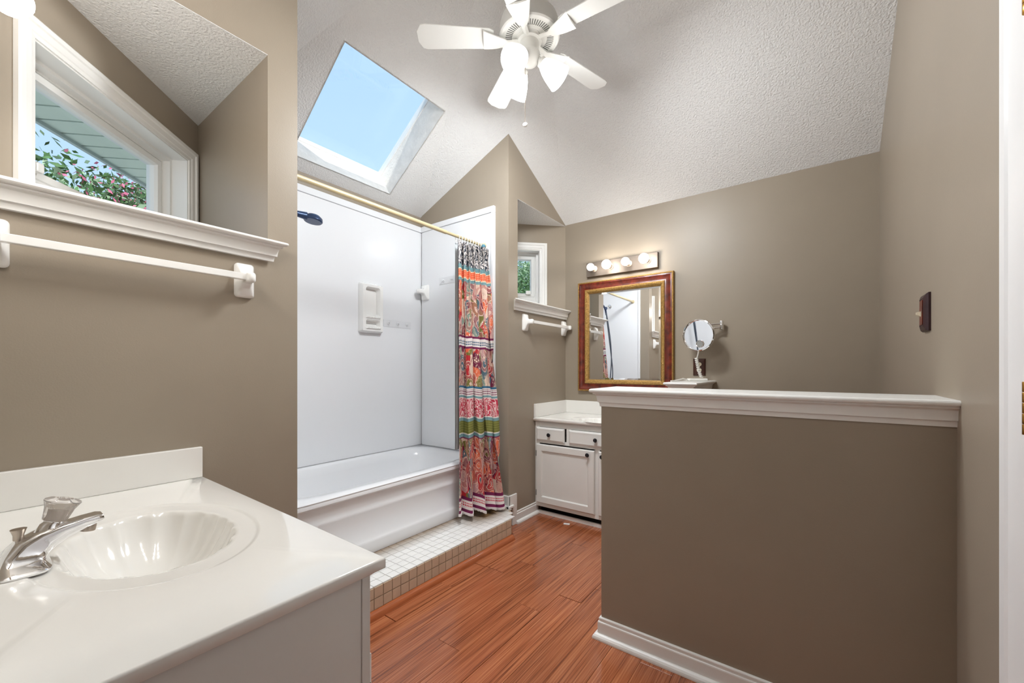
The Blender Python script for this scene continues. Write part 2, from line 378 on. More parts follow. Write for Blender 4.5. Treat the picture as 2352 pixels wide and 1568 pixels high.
# right wall with a door opening
m = MB(); DY0, DY1, DZ = .30, 1.155, 2.06
wall_prism(m, (R, DY1), (R, YB), (.12, 0), 0); wall_prism(m, (R, -.19), (R, DY0), (.12, 0), 0); wall_prism(m, (R, DY0), (R, DY1), (.12, 0), DZ)
struct(m.build('wall_right', 'wall_paint'), 'taupe right wall with dark light switch plate', 'wall')
# near wall behind the vanity, doorway where the photographer stands, hall beyond
m = MB(); wall_prism(m, (L-.09, YN), (-.62, YN), (0, -.12), 0); wall_prism(m, (-.62, YN), (R, YN), (0, -.12), 2.12)
struct(m.build('wall_near', 'wall_paint'), 'taupe wall behind the near vanity with doorway', 'wall')
m = MB(); m.box(-.75, R+.12, -1.72, -1.6, 0, 2.5).box(-.87, -.75, -1.72, YN-.12, 0, 2.5).box(R, R+.12, -1.6, YN-.12, 0, 2.5)
struct(m.build('wall_hall', 'wall_paint'), 'taupe hall walls beyond the doorway', 'wall')
m = MB().box(-.87, R+.12, -1.72, YN-.12, 2.46, 2.54); struct(m.build('ceiling_hall', 'ceiling_white'), 'white flat ceiling of the hall beyond the doorway', 'ceiling')

# vaulted ceiling
HX0, HX1, HY0, HY1 = -2.64, -2.04, 1.24, 1.98
dom = [(-2.80, .70), (-1.95, -.19), (.44, -.19), (.44, 3.33), (-1.95, 3.33), (-2.80, 2.52)]
m = MB()
for k, (a, b, c) in PL.items():
    poly = dom
    for k2, (a2, b2, c2) in PL.items():
        if k2 != k: poly = clip(poly, a-a2, b-b2, c-c2)
    pieces = [poly]
    if k == 'left':
        xin = clip(clip(poly, HX0, -1, 0), -HX1, 1, 0)
        pieces = [clip(poly, -HX0, 1, 0), clip(poly, HX1, -1, 0), clip(xin, -HY0, 0, 1), clip(xin, HY1, 0, -1)]
    for pc in pieces:
        if len(pc) > 2: m.add([(x, y, a+b*x+c*y) for x, y in pc], [tuple(range(len(pc)))])
ceiling = struct(m.build('ceiling', 'ceiling_white', recalc=False), 'white textured vaulted ceiling of sloping planes', 'ceiling')
# niche ceilings
for nm, A, B, lab in (('ceiling_niche_near', (L, YN), (-2.585, Y1), 'white triangular textured soffit above the near window'), ('ceiling_niche_far', (L, YB), (-2.506, Y4), 'white triangular textured soffit above the far window')):
    y = Y1 if nm.endswith('near') else Y4; e = -.05 if nm.endswith('near') else .05
    tri = [(L-.0005, A[1]), (L-.0005, y), (B[0]-.03, y), (L-.032, A[1]+e)]
    m = MB(); m.loft([[Vector((x, yy, 2.417)) for x, yy in tri], [Vector((x, yy, 2.4195)) for x, yy in tri]])
    struct(m.build(nm, 'ceiling_white'), lab, 'ceiling')

# skylight: shaft, frame and pane
nU = Vector((-PITCH, 0, 1)).normalized(); D = .2
def sp(x, y, d):
    a, b, c = PL['left']; return Vector((x, y, a+b*x+c*y)) + nU*d
sky = thing('window_skylight', sp(HX0, HY0, 0), 'square skylight in the sloping ceiling above the bathtub', 'skylight', kind='structure')
cor = [(HX0, HY0), (HX1, HY0), (HX1, HY1), (HX0, HY1)]
m = MB(); m.loft([[sp(x, y, 0) for x, y in cor], [sp(x, y, D) for x, y in cor]], caps=False); m.build('shaft', 'shaft', sky, solid=-.012)
m = MB()
def exp(k, d): return [sp(HX0-k*.83, HY0-k, d), sp(HX1+k*.83, HY0-k, d), sp(HX1+k*.83, HY1+k, d), sp(HX0-k*.83, HY1+k, d)]
m.loft([exp(-.004, D), exp(.08, D), exp(.08, D+.05), exp(-.004, D+.05)], caps=False, loop=True); m.build('frame', 'trim_white', sky)
m = MB(); m.loft([exp(.01, D+.02), exp(.01, D+.026)]); m.build('glass_pane', 'window_glass', sky)

# ------------------------------------------------------------------ windows in the diagonal walls
S2 = math.sqrt(.5)
def diag_wall(name, label, org, xd, out, t_end, c0, c1):
    mx = frame3((org[0], org[1], 0), xd, out)
    o0, o1, z0, z1 = c0+.055, c1-.055, ZS-.012, 2.20
    m = MB(); T = .15
    m.box(-.02, o0, 0, T, 0, 2.46, mx).box(o1, t_end, 0, T, 0, 2.46, mx).box(o0, o1, 0, T, 0, z0, mx).box(o0, o1, 0, T, z1, 2.46, mx)
    struct(m.build(name, 'wall_paint'), label, 'wall'); return mx
CAS = [(0, 0), (0, .014), (.006, .018), (.02, .018), (.024, .013), (.044, .011), (.048, .008), (.06, .006), (.06, 0)]
def window(name, label, mx, c0, c1):
    t = thing(name, mx @ Vector((c0, 0, ZS)), label, 'window', kind='structure'); z0, z1 = ZS, 2.255
    m = MB(); sweep_rect(m, mx, c0, c1, z0, z1, CAS, bottom=False); m.build('casing', 'trim_white', t, smooth=True, flat_deg=13)
    i0, i1, k1 = c0+.058, c1-.058, z1-.058
    m = MB()
    sweep_rect(m, mx, i0-.004, i1+.004, z0, k1+.004, [(0, 0), (.012, 0), (.012, -.07), (.026, -.07), (.026, -.10), (.034, -.10), (.034, -.155), (0, -.155)])
    m.build('jamb', 'trim_white', t)
    s0, s1, q0, q1 = i0+.03, i1-.03, z0+.135, k1-.03
    m = MB(); sweep_rect(m, mx, s0, s1, q0-.0, q1, [(0, -.105), (.006, -.099), (.03, -.099), (.036, -.112), (.036, -.145), (0, -.145)])
    m.box(s0, s1, .10, .15, z0, q0, mx)
    sash = m.build('sash', 'trim_white', t)
    m = MB(); m.box(s0+.03, s1-.03, .128, .134, q0+.03, q1-.03, mx); m.build('glass_pane', 'window_glass', sash)
    m = MB(); m.box(s0+.07 if name.endswith('1') else s0+.04, s0+.10 if name.endswith('1') else s0+.085, .075, .1, q0+.02, q0+.055, mx); m.build('latch', 'trim_white', sash, bevel=.006)
P0n, P0f = (L, YN), (L, YB)
mxn = diag_wall('wall_diagonal_near', 'angled taupe wall around the near window', P0n, (-S2, S2, 0), (-S2, -S2, 0), 1.146, .235, 1.123)
mxf = diag_wall('wall_diagonal_far', 'angled taupe wall around the far window', P0f, (-S2, -S2, 0), (-S2, S2, 0), 1.0376, .171, 1.03)
# the local y axis of these frames points outdoors, so profiles use -y for the room side
window('window_1', 'white framed window above the near towel bar, blossoming tree outside', mxn, .235, 1.123)
window('window_2', 'small white framed window above the far towel bar', mxf, .171, 1.03)

# sills: triangular slab and crown moulded nosing
CROWN = [(0, 0), (.050, 0), (.055, -.002), (.058, -.006), (.058, -.010), (.055, -.014), (.050, -.016), (.044, -.0165), (.044, -.022), (.036, -.024), (.032, -.029), (.0295, -.036), (.0275, -.045), (.026, -.056), (.026, -.058), (.020, -.0585), (.018, -.064), (.016, -.078), (0, -.078)]
def sill(name, label, ya, yb, ymit, tri, miter_low):
    t = thing(name, (L, ya, ZS), label, 'window sill', kind='structure')
    m = MB(); m.loft([[Vector((x, y, ZS-.03)) for x, y in tri], [Vector((x, y, ZS)) for x, y in tri]]); m.build('shelf', 'trim_white', t)
    m = MB(); rings = []
    for end in (0, 1):
        ring = []
        for e, z in CROWN:
            y = ya if end == 0 else yb
            if miter_low and end == 0: y = ya + (.058-e)*.95
            if (not miter_low) and end == 1: y = yb - (.058-e)*.95
            ring.append(Vector((L+e, y, ZS+z)))
        rings.append(ring)
    m.loft(rings); m.build('crown_molding', 'trim_white', t, smooth=True, flat_deg=13)
sill('trim_1', 'white crown moulded sill under the near window above the towel bar', YN, .795, None, [(L+.001, YN+.002), (L+.001, Y1-.001), (-2.58, Y1-.001), (L-.002, YN+.04)], False)
sill('trim_2', 'small white crown moulded sill under the far window', 2.372, YB, None, [(L+.001, YB-.002), (L+.001, Y4+.001), (-2.505, Y4+.001), (L-.002, YB-.04)], True)

# ------------------------------------------------------------------ half walls with caps
YH, XH, HT = 1.629, -.7248, .215
m = MB().box(XH, R, YH, YH+HT, 0, 1.02); struct(m.build('wall_half', 'wall_paint'), 'taupe half wall with white moulded cap in front of the toilet bay', 'half wall')
CAPP = [(-.05, 1.063), (.034, 1.063), (.038, 1.061), (.040, 1.057), (.040, 1.053), (.038, 1.049), (.034, 1.047), (.028, 1.0465), (.028, 1.041), (.021, 1.039), (.0175, 1.034), (.0155, 1.027), (.014, 1.018), (.013, 1.008), (.013, 1.006), (.008, 1.0055), (.0065, 1.0), (.005, .988), (-.05, .988)]
t = thing('trim_3', (XH, YH, 1.02), 'long white moulded cap on top of the half wall', 'cap', kind='structure')
m = MB(); sweep_path(m, [(R, YH), (XH, YH), (XH, YH+HT), (R, YH+HT)], CAPP, side=-1); m.build('crown_molding', 'trim_white', t, smooth=True, flat_deg=13)
m = MB().box(XH+.02, R, YH+.02, YH+HT-.02, 1.018, 1.0628); m.build('cap_board', 'trim_white', t)
SX0, SX1, SY = -.705, -.589, 2.636
m = MB().box(SX0, SX1, SY, YB, 0, 1.02); struct(m.build('wall_stub', 'wall_paint'), 'short taupe half wall beside the far vanity', 'half wall')
t = thing('trim_4', (SX0, SY, 1.02), 'white moulded cap of the short half wall below the outlet', 'cap', kind='structure')
m = MB(); sweep_path(m, [(SX1, YB), (SX1, SY), (SX0, SY), (SX0, YB)], CAPP, side=-1); m.build('crown_molding', 'trim_white', t, smooth=True, flat_deg=13)
m = MB().box(SX0+.02, SX1-.02, SY+.02, YB, 1.018, 1.0628); m.build('cap_board', 'trim_white', t)

# baseboards
BASE = [(0, 0), (.030, 0), (.030, .006), (.028, .013), (.023, .019), (.017, .022), (.012, .0225), (.012, .066), (.011, .070), (.007, .072), (.0068, .078), (.0085, .081), (.008, .085), (.005, .088), (0, .088)]
def baseboard(name, label, pts, side):
    m = MB(); sweep_path(m, pts, BASE, side); struct(m.build(name, 'trim_white', smooth=True, flat_deg=12), label, 'baseboard')
baseboard('baseboard_half', 'white baseboard with shoe moulding around the half wall', [(R, YH), (XH, YH), (XH, YH+HT), (R, YH+HT)], -1)
baseboard('baseboard_left', 'white baseboard between the tub step and the far vanity', [(L, 2.44), (L, 2.745)], 1)
baseboard('baseboard_right', 'white baseboard along the right wall', [(R, YB), (R, YH+HT)], 1)
m = MB().box(L, L+.014, Y3-.012, 2.44, .137, .225).box(L-.13, L+.014, Y3-.014, Y3, .137, .225).box(L, L+.026, Y3-.026, 2.40, .137, .155).box(L-.13, L+.02, Y3-.026, Y3-.012, .137, .155).box(L, L+.013, 2.40, 2.452, 0, .137).box(L, L+.013, 2.43, 2.452, .13, .225)
struct(m.build('baseboard_partition', 'trim_white', bevel=.003), 'raised white baseboard wrapping the partition corner above the tub step', 'baseboard')

# door in the right wall
d = thing('door_1', (R, DY0, 0), 'white door with brass hinges in the right wall', 'door', kind='structure')
m = MB().box(R+.004, R+.04, DY0+.012, DY1-.012, .006, DZ-.012); m.build('door_leaf', 'door_white', d, bevel=.003)
m = MB(); mxd = frame3((R, 0, 0), (0, 1, 0), (1, 0, 0))
sweep_rect(m, mxd, DY0-.09, DY1+.093, 0, DZ+.09, [(0, 0), (0, .012), (.005, .018), (.03, .018), (.036, .014), (.07, .011), (.078, .008), (.092, .008), (.092, 0)], bottom=False); m.build('casing', 'door_white', d, smooth=True, flat_deg=25)
m = MB().box(R+.0, R+.12, DY1-.01, DY1+.004, 0, DZ).box(R, R+.12, DY0-.004, DY0+.01, 0, DZ).box(R, R+.12, DY0, DY1, DZ-.01, DZ+.002); m.build('jamb', 'door_white', d)
for zc in (.20, 1.078, 1.84):
    m = MB()
    for k in range(5):
        m.lathe([(.0068, zc-.048+k*.0193), (.0072, zc-.0475+k*.0193), (.0072, zc-.0300+k*.0193), (.0068, zc-.0295+k*.0193)], Matrix.Translation((R-.008, DY1-.012, 0)), 12)
    h = m.build('hinge', 'brass', d, smooth=True)
    m = MB().box(R-.003, R+.003, DY1-.052, DY1-.012, zc-.048, zc+.048); m.build('hinge_leaf', 'brass', h)

# ------------------------------------------------------------------ bathtub, surround, step
SX = -1.94; ZR = .50; ZSTEP = .137
t = thing('bathtub', (SX, 1.6, ZSTEP), 'white alcove bathtub with plain ribbed apron', 'bathtub')
ya, yb, xa, xb = Y2+.003, Y3-.003, XT+.004, SX
m = MB(); N = 72
def tub_ring(cx, cy, a, b, z, pw):
    ring = []
    for k in range(N):
        th = 2*PI*k/N; c, s = math.cos(th), math.sin(th)
        r = (abs(c)**pw + abs(s)**pw)**(-1/pw); ring.append(Vector((cx+a*r*c, cy+b*r*s, z)))
    return ring
cx, cy = (xa+xb)/2-.008, (ya+yb)/2; a, b = (xb-xa)/2, (yb-ya)/2
rings = [tub_ring((xa+xb)/2, cy, a-.012, b, ZR-.02, 60), tub_ring((xa+xb)/2, cy, a-.003, b, ZR-.006, 60), tub_ring((xa+xb)/2, cy, a-.012, b-.005, ZR, 60), tub_ring(cx, cy, a-.075, b-.075, ZR, 5), tub_ring(cx, cy, a-.09, b-.095, ZR-.012, 4.5),
         tub_ring(cx, cy, a-.105, b-.12, ZR-.06, 4.5), tub_ring(cx, cy, a-.14, b-.2, ZSTEP+.1, 4), tub_ring(cx, cy, a-.19, b-.27, ZSTEP+.06, 3.5)]
m.loft(rings, caps=False); bt = rings[-1]; m.add(bt, [tuple(range(N))]); m.build('basin', 'acrylic_white', t, smooth=True, flat_deg=60, recalc=False)
m = MB(); pf = [(SX-.012, ZR-.006), (SX-.004, ZR-.015), (SX-.002, ZR-.03), (SX-.018, ZR-.04), (SX-.022, ZR-.095), (SX-.022, ZR-.115), (SX-.0165, ZR-.122), (SX-.019, ZR-.135), (SX-.022, ZR-.16), (SX-.022, ZSTEP+.085), (SX-.008, ZSTEP+.072), (SX-.002, ZSTEP+.06), (SX-.002, ZSTEP), (SX-.05, ZSTEP), (SX-.05, ZR-.006)]
m.loft([[Vector((x, ya, z)) for x, z in pf], [Vector((x, yb, z)) for x, z in pf]]); m.build('apron', 'acrylic_white', t, smooth=True, flat_deg=50)

ZT = 2.355; ZB_ = ZR+.0003
m = MB().box(XT+.001, XT+.022, Y2+.001, Y3-.001, ZB_, ZT-.046).box(XT+.001, XT+.032, Y2+.001, Y3-.001, ZT-.045, ZT)
tag(m.build('surround_panel', 'acrylic_white', bevel=.003), 'long glossy white surround panel along the back of the tub', 'wall panel')
for y, s, lab in ((Y2, 1, 'glossy white surround panel behind the shower head'), (Y3, -1, 'glossy white surround panel behind the shower curtain')):
    m = MB(); y0, y1 = sorted((y+s*.001, y+s*.018)); m.box(XT+.033, -1.918, y0, y1, ZB_, ZT-.046)
    y0, y1 = sorted((y+s*.001, y+s*.026)); m.box(XT+.033, -1.89, y0, y1, ZT-.045, ZT).box(-1.917, -1.89, y0, y1, ZB_, ZT-.0455)
    tag(m.build('surround_panel', 'acrylic_white', bevel=.003), lab, 'wall panel')

# tiled step, every tile a part
FX = -1.632
st = thing('tub_step', (FX, 1.6, 0), 'low tiled step in front of the bathtub, white top and beige riser', 'step')
m = MB(); poly = [(SX-.03, Y2+.004), (FX-.004, Y2+.004), (FX-.004, 2.205), (L+.02, Y3-.002), (SX-.03, Y3-.002)]
m.loft([[Vector((x, y, 0)) for x, y in poly], [Vector((x, y, ZSTEP-.0025)) for x, y in poly]]); m.build('mortar_bed', 'grout', st)
TS = .0508
me_cache = {}
def tile(kind, x, y, z, sx_, sy_, sz, mt):
    key = (round(sx_, 4), round(sy_, 4), round(sz, 4), mt)
    if key not in me_cache:
        mm = MB().box(-sx_/2, sx_/2, -sy_/2, sy_/2, -sz/2, sz/2); mm.v = [p + ORG[st.name] for p in mm.v]; me_cache[key] = mm.build('tile', mt, st); o = me_cache[key]
    else:
        o = me_cache[key].copy(); COL.objects.link(o)
    o.location = Vector((x, y, z)) - ORG[st.name]; o.name = 'tile'; return o
ny = int((2.36-.93)/TS)
for i in range(6):
    x = FX - .002 - TS*(i+.5)
    for j in range(ny+1):
        y = 2.205 - TS*(j+.5) + TS*3
        if y > Y3-.02 or y < .93: continue
        lim = 2.205 + (FX-x)*(Y3-2.205)/(FX-L-.02+1e-6)
        if y > lim: continue
        tile('top', x, y, ZSTEP-.002+random.uniform(-.0004, .0004), TS-.0022, TS-.0022, .005, 'tile_top')
hz = [(.104, .0508), (.052, .0508), (.0135, .022)]
for zc, hh in hz:
    for j in range(26):
        y = 2.205 - TS*(j+.5)
        if y < .93: continue
        tile('front', FX-.002, y, zc+.0035, .006, TS-.0036, hh-.0034, 'tile_front')
# diagonal end of the step
m = MB(); e0 = Vector((FX-.001, 2.206, 0)); e1 = Vector((L+.022, Y3-.003, 0)); dn = (e1-e0).normalized(); nn = Vector((dn.y, -dn.x, 0))*-1
for k in range(3):
    for zc, hh in hz[:2]:
        a0 = e0 + dn*(.002+k*TS); 
        m = MB(); mxx = frame3(a0 + Vector((0, 0, zc)), dn, nn); m.box(0, TS-.003, -.003, .003, -hh/2+.0048, hh/2+.002, mxx); m.build('tile', 'tile_front', st)
m = MB(); m.loft([[Vector((FX + .030*math.cos(a) , y, .030*math.sin(a))) for a in [0, PI/8, PI/4, 3*PI/8, PI/2]] + [Vector((FX, y, 0))] for y in (.6, 2.212)])
struct(m.build('trim_5', 'quarter_round', smooth=True, flat_deg=50), 'reddish wooden quarter round along the foot of the tub step', 'trim')

# soap dish niche
t = thing('soap_dish', (XT+.022, 1.845, 1.416), 'white ceramic soap and shampoo holder on the surround wall', 'soap dish')
y0, y1, z0, z1 = 1.745, 1.945, 1.417, 1.79; X0 = XT+.022
mxs = frame3((X0, 0, 0), (0, 1, 0), (-1, 0, 0))
def rrect(ya_, yb_, za_, zb_, r, x, n=5):
    pts = []
    for cy_, cz_, a0 in ((yb_-r, zb_-r, 0), (ya_+r, zb_-r, PI/2), (ya_+r, za_+r, PI), (yb_-r, za_+r, 1.5*PI)):
        for k in range(n+1):
            a = a0+k*PI/2/n; pts.append(Vector((x, cy_+r*math.cos(a), cz_+r*math.sin(a))))
    return pts
m = MB()
def recess(ya_, yb_, za_, zb_, r, xo, depth):
    return [rrect(ya_, yb_, za_, zb_, r, xo), rrect(ya_+.004, yb_-.004, za_+.004, zb_-.004, r, xo-.006), rrect(ya_+.012, yb_-.012, za_+.016, zb_-.012, r, xo-depth)]
# raised face plate with rounded border around two recesses
xo = X0+.044
m.loft([rrect(y0, y1, z0, z1, .018, X0), rrect(y0+.002, y1-.002, z0+.002, z1-.002, .018, X0+.022), rrect(y0+.014, y1-.014, z0+.014, z1-.014, .018, xo)], caps=False)
f_out = rrect(y0+.014, y1-.014, z0+.014, z1-.014, .018, xo)
ra = recess(y0+.038, y1-.036, z0+.115, z1-.03, .02, xo, .041); rb = recess(y0+.038, y1-.036, z0+.035, z0+.10, .02, xo, .038)
for rr in (ra, rb):
    m.loft(rr, caps=False); m.add(rr[-1], [tuple(range(len(rr[-1])))])
zm = z0+.1075
m.add([(xo, y0+.014, z0+.014+.0), (xo, y0+.038+.0, z0+.014), (xo, y0+.038, z1-.014), (xo, y0+.014, z1-.014)], [(0, 1, 2, 3)])
m.add([(xo, y1-.036, z0+.014), (xo, y1-.014, z0+.014), (xo, y1-.014, z1-.014), (xo, y1-.036, z1-.014)], [(0, 1, 2, 3)])
for za_, zb_ in ((z0+.014, z0+.035), (z0+.10, z0+.115), (z1-.03, z1-.014)):
    m.add([(xo, y0+.038, za_), (xo, y1-.036, za_), (xo, y1-.036, zb_), (xo, y0+.038, zb_)], [(0, 1, 2, 3)])
for (ya_, yb_, za_, zb_) in ((y0+.038, y1-.036, z0+.115, z1-.03), (y0+.038, y1-.036, z0+.035, z0+.10)):
    for cy_, sy_ in ((ya_, 1), (yb_, -1)):
        for cz_, sz_ in ((za_, 1), (zb_, -1)):
            arc = [Vector((xo, cy_+sy_*.02*(1-math.cos(q*PI/10)), cz_+sz_*.02*(1-math.sin(q*PI/10)))) for q in range(6)]
            m.add([Vector((xo, cy_, cz_))] + arc, [(0, i+1, i+2) for i in range(5)])
m.build('body', 'ceramic_white', t, smooth=True, flat_deg=45, recalc=False)
for za_ in (z0+.117, z0+.037):
    m = MB(); m.tube([(xo+.002+.004*math.cos(k*2.1), y0+.04+k*.005, za_) for k in range(25)], .0075, 8); m.build('scalloped_lip', 'ceramic_white', t, smooth=True)

# clear hook strips, empty towel bar post on the surround
def hook_strip(label, org, ax, outv, length, n):
    t = thing('hook_strip', org, label, 'hook strip')
    mx = frame3(org, ax, outv); m = MB().box(0, length, 0, .003, -.028, .028, mx); m.build('backing', 'hook_clear', t, bevel=.001)
    for k in range(n):
        c = length*(k+.5)/n; m = MB(); m.tube([mx @ Vector((c, .003, .010)), mx @ Vector((c, .014, .002)), mx @ Vector((c, .020, -.006)), mx @ Vector((c, .022, .004))], .004, 8)
        m.lathe([(.013, 0), (.013, .003), (.009, .005)], mx @ Matrix.Translation((c, .003, .003)) @ Matrix.Rotation(-PI/2, 4, 'X'), 14); m.build('hook', 'hook_clear', t, smooth=True)
hook_strip('clear adhesive strip with three hooks beside the soap dish', (X0, 1.965, 1.507), (0, 1, 0), (1, 0, 0), .27, 3)
hook_strip('clear adhesive hook strip on the end panel behind the curtain', (-2.47, Y3-.018, 1.865), (1, 0, 0), (0, -1, 0), .2, 2)

def bar_post(mx, w=.066, h=.13, proj=.062, m=None):
    # ceramic bracket: rounded wall plate flaring out into a knuckle; local x along wall, y out, z up
    m = m or MB()
    def ring(hw, z0_, z1_, y, r=.012):
        pts = []
        for cx_, cz_, a0 in ((hw-r, z1_-r, 0), (-hw+r, z1_-r, PI/2), (-hw+r, z0_+r, PI), (hw-r, z0_+r, 1.5*PI)):
            for k in range(5):
                a = a0+k*PI/8; pts.append(mx @ Vector((cx_+r*math.cos(a), y, cz_+r*math.sin(a))))
        return pts
    hh = h/2
    rs = [ring(w/2, -hh, hh, 0), ring(w/2, -hh, hh, .010), ring(w/2-.006, -hh+.008, hh-.006, .018), ring(w/2-.014, -hh*.55, hh*.55, .026), ring(w/2-.017, -hh*.28, hh*.42, .036), ring(w/2-.018, -hh*.22, hh*.36, .05, .010), ring(w/2-.018, -hh*.22, hh*.36, proj+.012, .010), ring(w/2-.024, -hh*.14, hh*.28, proj+.019, .008)]
    m.loft(rs); return m
post = thing('bar_post', (-2.635, Y3-.018, 1.79), 'single white ceramic towel bar post on the surround end panel', 'bracket')
bar_post(frame3((-2.635, Y3-.018, 1.79), (1, 0, 0), (0, -1, 0)), .085, .13, .07).build('bracket', 'ceramic_white', post, smooth=True, flat_deg=50)
def towel_bar(label, ya_, yb_, z, r=.0105):
    t = thing('towel_bar', (L, (ya_+yb_)/2, z), label, 'towel bar')
    for y in (ya_, yb_): bar_post(frame3((L, y, z), (0, 1, 0), (1, 0, 0))).build('bracket', 'ceramic_white', t, smooth=True, flat_deg=50)
    m = MB(); rr = .012; m.box(L+.056-rr*.85, L+.056+rr*.85, ya_+.004, yb_-.004, z+.006-rr, z+.006+rr, None); m.build('bar', 'ceramic_white', t, bevel=.002)
towel_bar('long white ceramic towel bar below the near window sill', .048, .652, 1.488)
towel_bar('short white ceramic towel bar below the far window sill', 2.568, 3.168, 1.500)

# shower head on the near end panel
t = thing('handheld_shower', (-2.33, Y2+.018, 2.02), 'dark blue handheld shower head with hose on the near end of the tub', 'shower head')
sxp = -2.33; m = MB(); m.lathe([(.03, 0), (.03, .004), (.016, .012)], Matrix.Translation((sxp, Y2+.018, 2.03)) @ Matrix.Rotation(-PI/2, 4, 'X'), 20); m.build('flange', 'chrome', t, smooth=True)
m = MB(); m.tube([(sxp, Y2+.02, 2.03), (sxp, Y2+.08, 2.035), (sxp, Y2+.12, 2.02), (sxp, Y2+.145, 1.998)], .0095, 12); m.build('shower_arm', 'chrome', t, smooth=True)
m = MB(); m.lathe([(.016, -.02), (.02, -.012), (.02, .016), (.014, .022)], Matrix.Translation((sxp, Y2+.155, 1.988)) @ Matrix.Rotation(.7, 4, 'X'), 16); m.build('holder', 'shower_blue', t, smooth=True)
m = MB(); m.tube([(sxp, Y2+.13, 1.90), (sxp, Y2+.165, 1.975), (sxp, Y2+.20, 2.005), (sxp, Y2+.26, 2.02), (sxp, Y2+.32, 2.022)], [.011, .013, .014, .016, .022], 14)
hd = m.build('handle', 'shower_blue', t, smooth=True)
m = MB(); m.lathe([(.012, .030), (.035, .024), (.050, .010), (.052, -.006), (.047, -.012), (.001, -.012)], Matrix.Translation((sxp, Y2+.36, 2.012)) @ Matrix.Rotation(-.12, 4, 'X'), 28); m.build('spray_face', 'shower_blue', hd, smooth=True)
m = MB(); hp = []
for k in range(41):
    q = k/40; hp.append((sxp+.05*math.sin(q*PI)+.03*q, Y2+.13-.06*math.sin(q*PI*.5)+.02*math.sin(q*PI*2), 1.90-.95*math.sin(q*PI*.5)))
for k in range(1, 31):
    q = k/30; hp.append((sxp+.03*(1-q)+.05*math.sin(q*PI), Y2+.085+.065*q, .95+1.02*q-.05*math.sin(q*PI)))
m.tube(hp, .0075, 8); m.build('hose', 'hose_grey', t, smooth=True)

# shower rod and curtain
XR, ZRD = -1.99, 2.07
t = thing('shower_rod', (XR, 1.6, ZRD), 'cream telescoping shower curtain rod spanning the tub', 'shower rod')
m = MB(); m.tube([(XR, Y2+.02, ZRD), (XR, 1.95, ZRD)], .0135, 16); m.build('outer_tube', 'rod_cream', t, smooth=True)
m = MB(); m.tube([(XR, 1.94, ZRD), (XR, Y3-.02, ZRD)], .0105, 16); m.build('inner_tube', 'rod_cream', t, smooth=True)
for y, s in ((Y2+.018, 1), (Y3-.018, -1)):
    m = MB(); m.lathe([(.024, 0), (.024, .008), (.017, .026), (.014, .027)], Matrix.Translation((XR, y, ZRD)) @ Matrix.Rotation(-s*PI/2, 4, 'X'), 20); m.build('end_cap', 'rod_cream', t, smooth=True)
t = thing('shower_curtain', (-1.9, 2.2, ZSTEP+.02), 'colourful paisley banded shower curtain bunched at the end of the tub', 'shower curtain')
NU, NV = 240, 60; m = MB(); uvs = []; vs = []
def cloth(u, v):
    top0, top1 = Vector((-1.985, 2.038)), Vector((-1.945, 2.328)); bot0, bot1 = Vector((-1.890, 1.925)), Vector((-1.815, 2.320))
    q = v**1.15; a = top0.lerp(bot0, q); b = top1.lerp(bot1, q)
    p = a.lerp(b, u + .012*math.sin(u*9+v*3))
    ph = u + .02*math.sin(5*u+1.3)
    amp = .030 + .020*v
    fold = math.sin(2*PI*7*ph)*(1-v)**1.4 + (1-(1-v)**1.4)*math.sin(2*PI*4.2*ph + .6)
    fa = 2*abs(math.sin(PI*7*ph))**.6 - 1; fb = 2*abs(math.sin(PI*4.6*ph+.5))**.6 - 1; k_ = (1-v)**1.4; fold = fa*k_ + fb*(1-k_)
    bl = Vector((.93, -.36)) ; sh = Vector((.36, .93))*.012*math.cos(2*PI*(7*(1-v)+4.2*v)*ph)
    p = p + bl*amp*(fold+.45) + sh
    if p.y > 2.333: p.y = 2.333 - .002*math.sin(40*v)
    zb = .205 - .035*u + .008*math.sin(u*20)
    z = 2.035 + (zb-2.035)*v - .012*math.sin(u*PI*12)**2*(1-v)**8
    return Vector((p.x, p.y, z))
for j in range(NV+1):
    for i in range(NU+1):
        vs.append(cloth(i/NU, j/NV)); uvs.append((i/NU*1.45, j/NV*1.82))
fs = [(j*(NU+1)+i, j*(NU+1)+i+1, (j+1)*(NU+1)+i+1, (j+1)*(NU+1)+i) for j in range(NV) for i in range(NU)]
m.add(vs, fs); m.uv = uvs; m.build('cloth', 'paisley_cloth', t, smooth=True, recalc=False, flat_deg=180)
m = MB()
for i in range(NU):
    p = cloth(i/NU, 1); q = cloth((i+1)/NU, 1); r = .006*(.5+random.random()); c_ = (p+q)/2; m.box(c_.x-.004, c_.x+.004, c_.y-.003, c_.y+.003, c_.z-.007-r, c_.z+.001)
m.build('fringe', 'fringe', t)['kind'] = 'stuff'
for k in range(10):
    y = 2.06 + k*.0285; m = MB(); pts = [(XR + .004*math.sin(k), y + .003*math.sin(a*2), ZRD-.012 + .030*math.sin(a)) if False else (XR+.020*math.cos(a), y+.004*math.sin(a), ZRD-.010+.026*math.sin(a)) for a in [2*PI*q/18 for q in range(19)]]
    m.tube(pts, .0022, 6, caps=False); m.build('ring', 'trim_white', t, smooth=True)
m = MB(); vs = []
for j in range(21):
    for i in range(13):
        u, v = i/12, j/20; vs.append(Vector((-2.005 - .006*math.sin(u*25), 2.052+u*.12 + .03*(1-v)*0, 2.03 - v*1.45)))
m.add(vs, [(j*13+i, j*13+i+1, (j+1)*13+i+1, (j+1)*13+i) for j in range(20) for i in range(12)]); m.build('liner', 'liner_grey', t, smooth=True, recalc=False)
m = MB(); m.sphere((XR+.012, 2.325, ZRD-.008), .017, 14, 8); m.build('fabric_tie', 'tieback_teal', t, smooth=True)

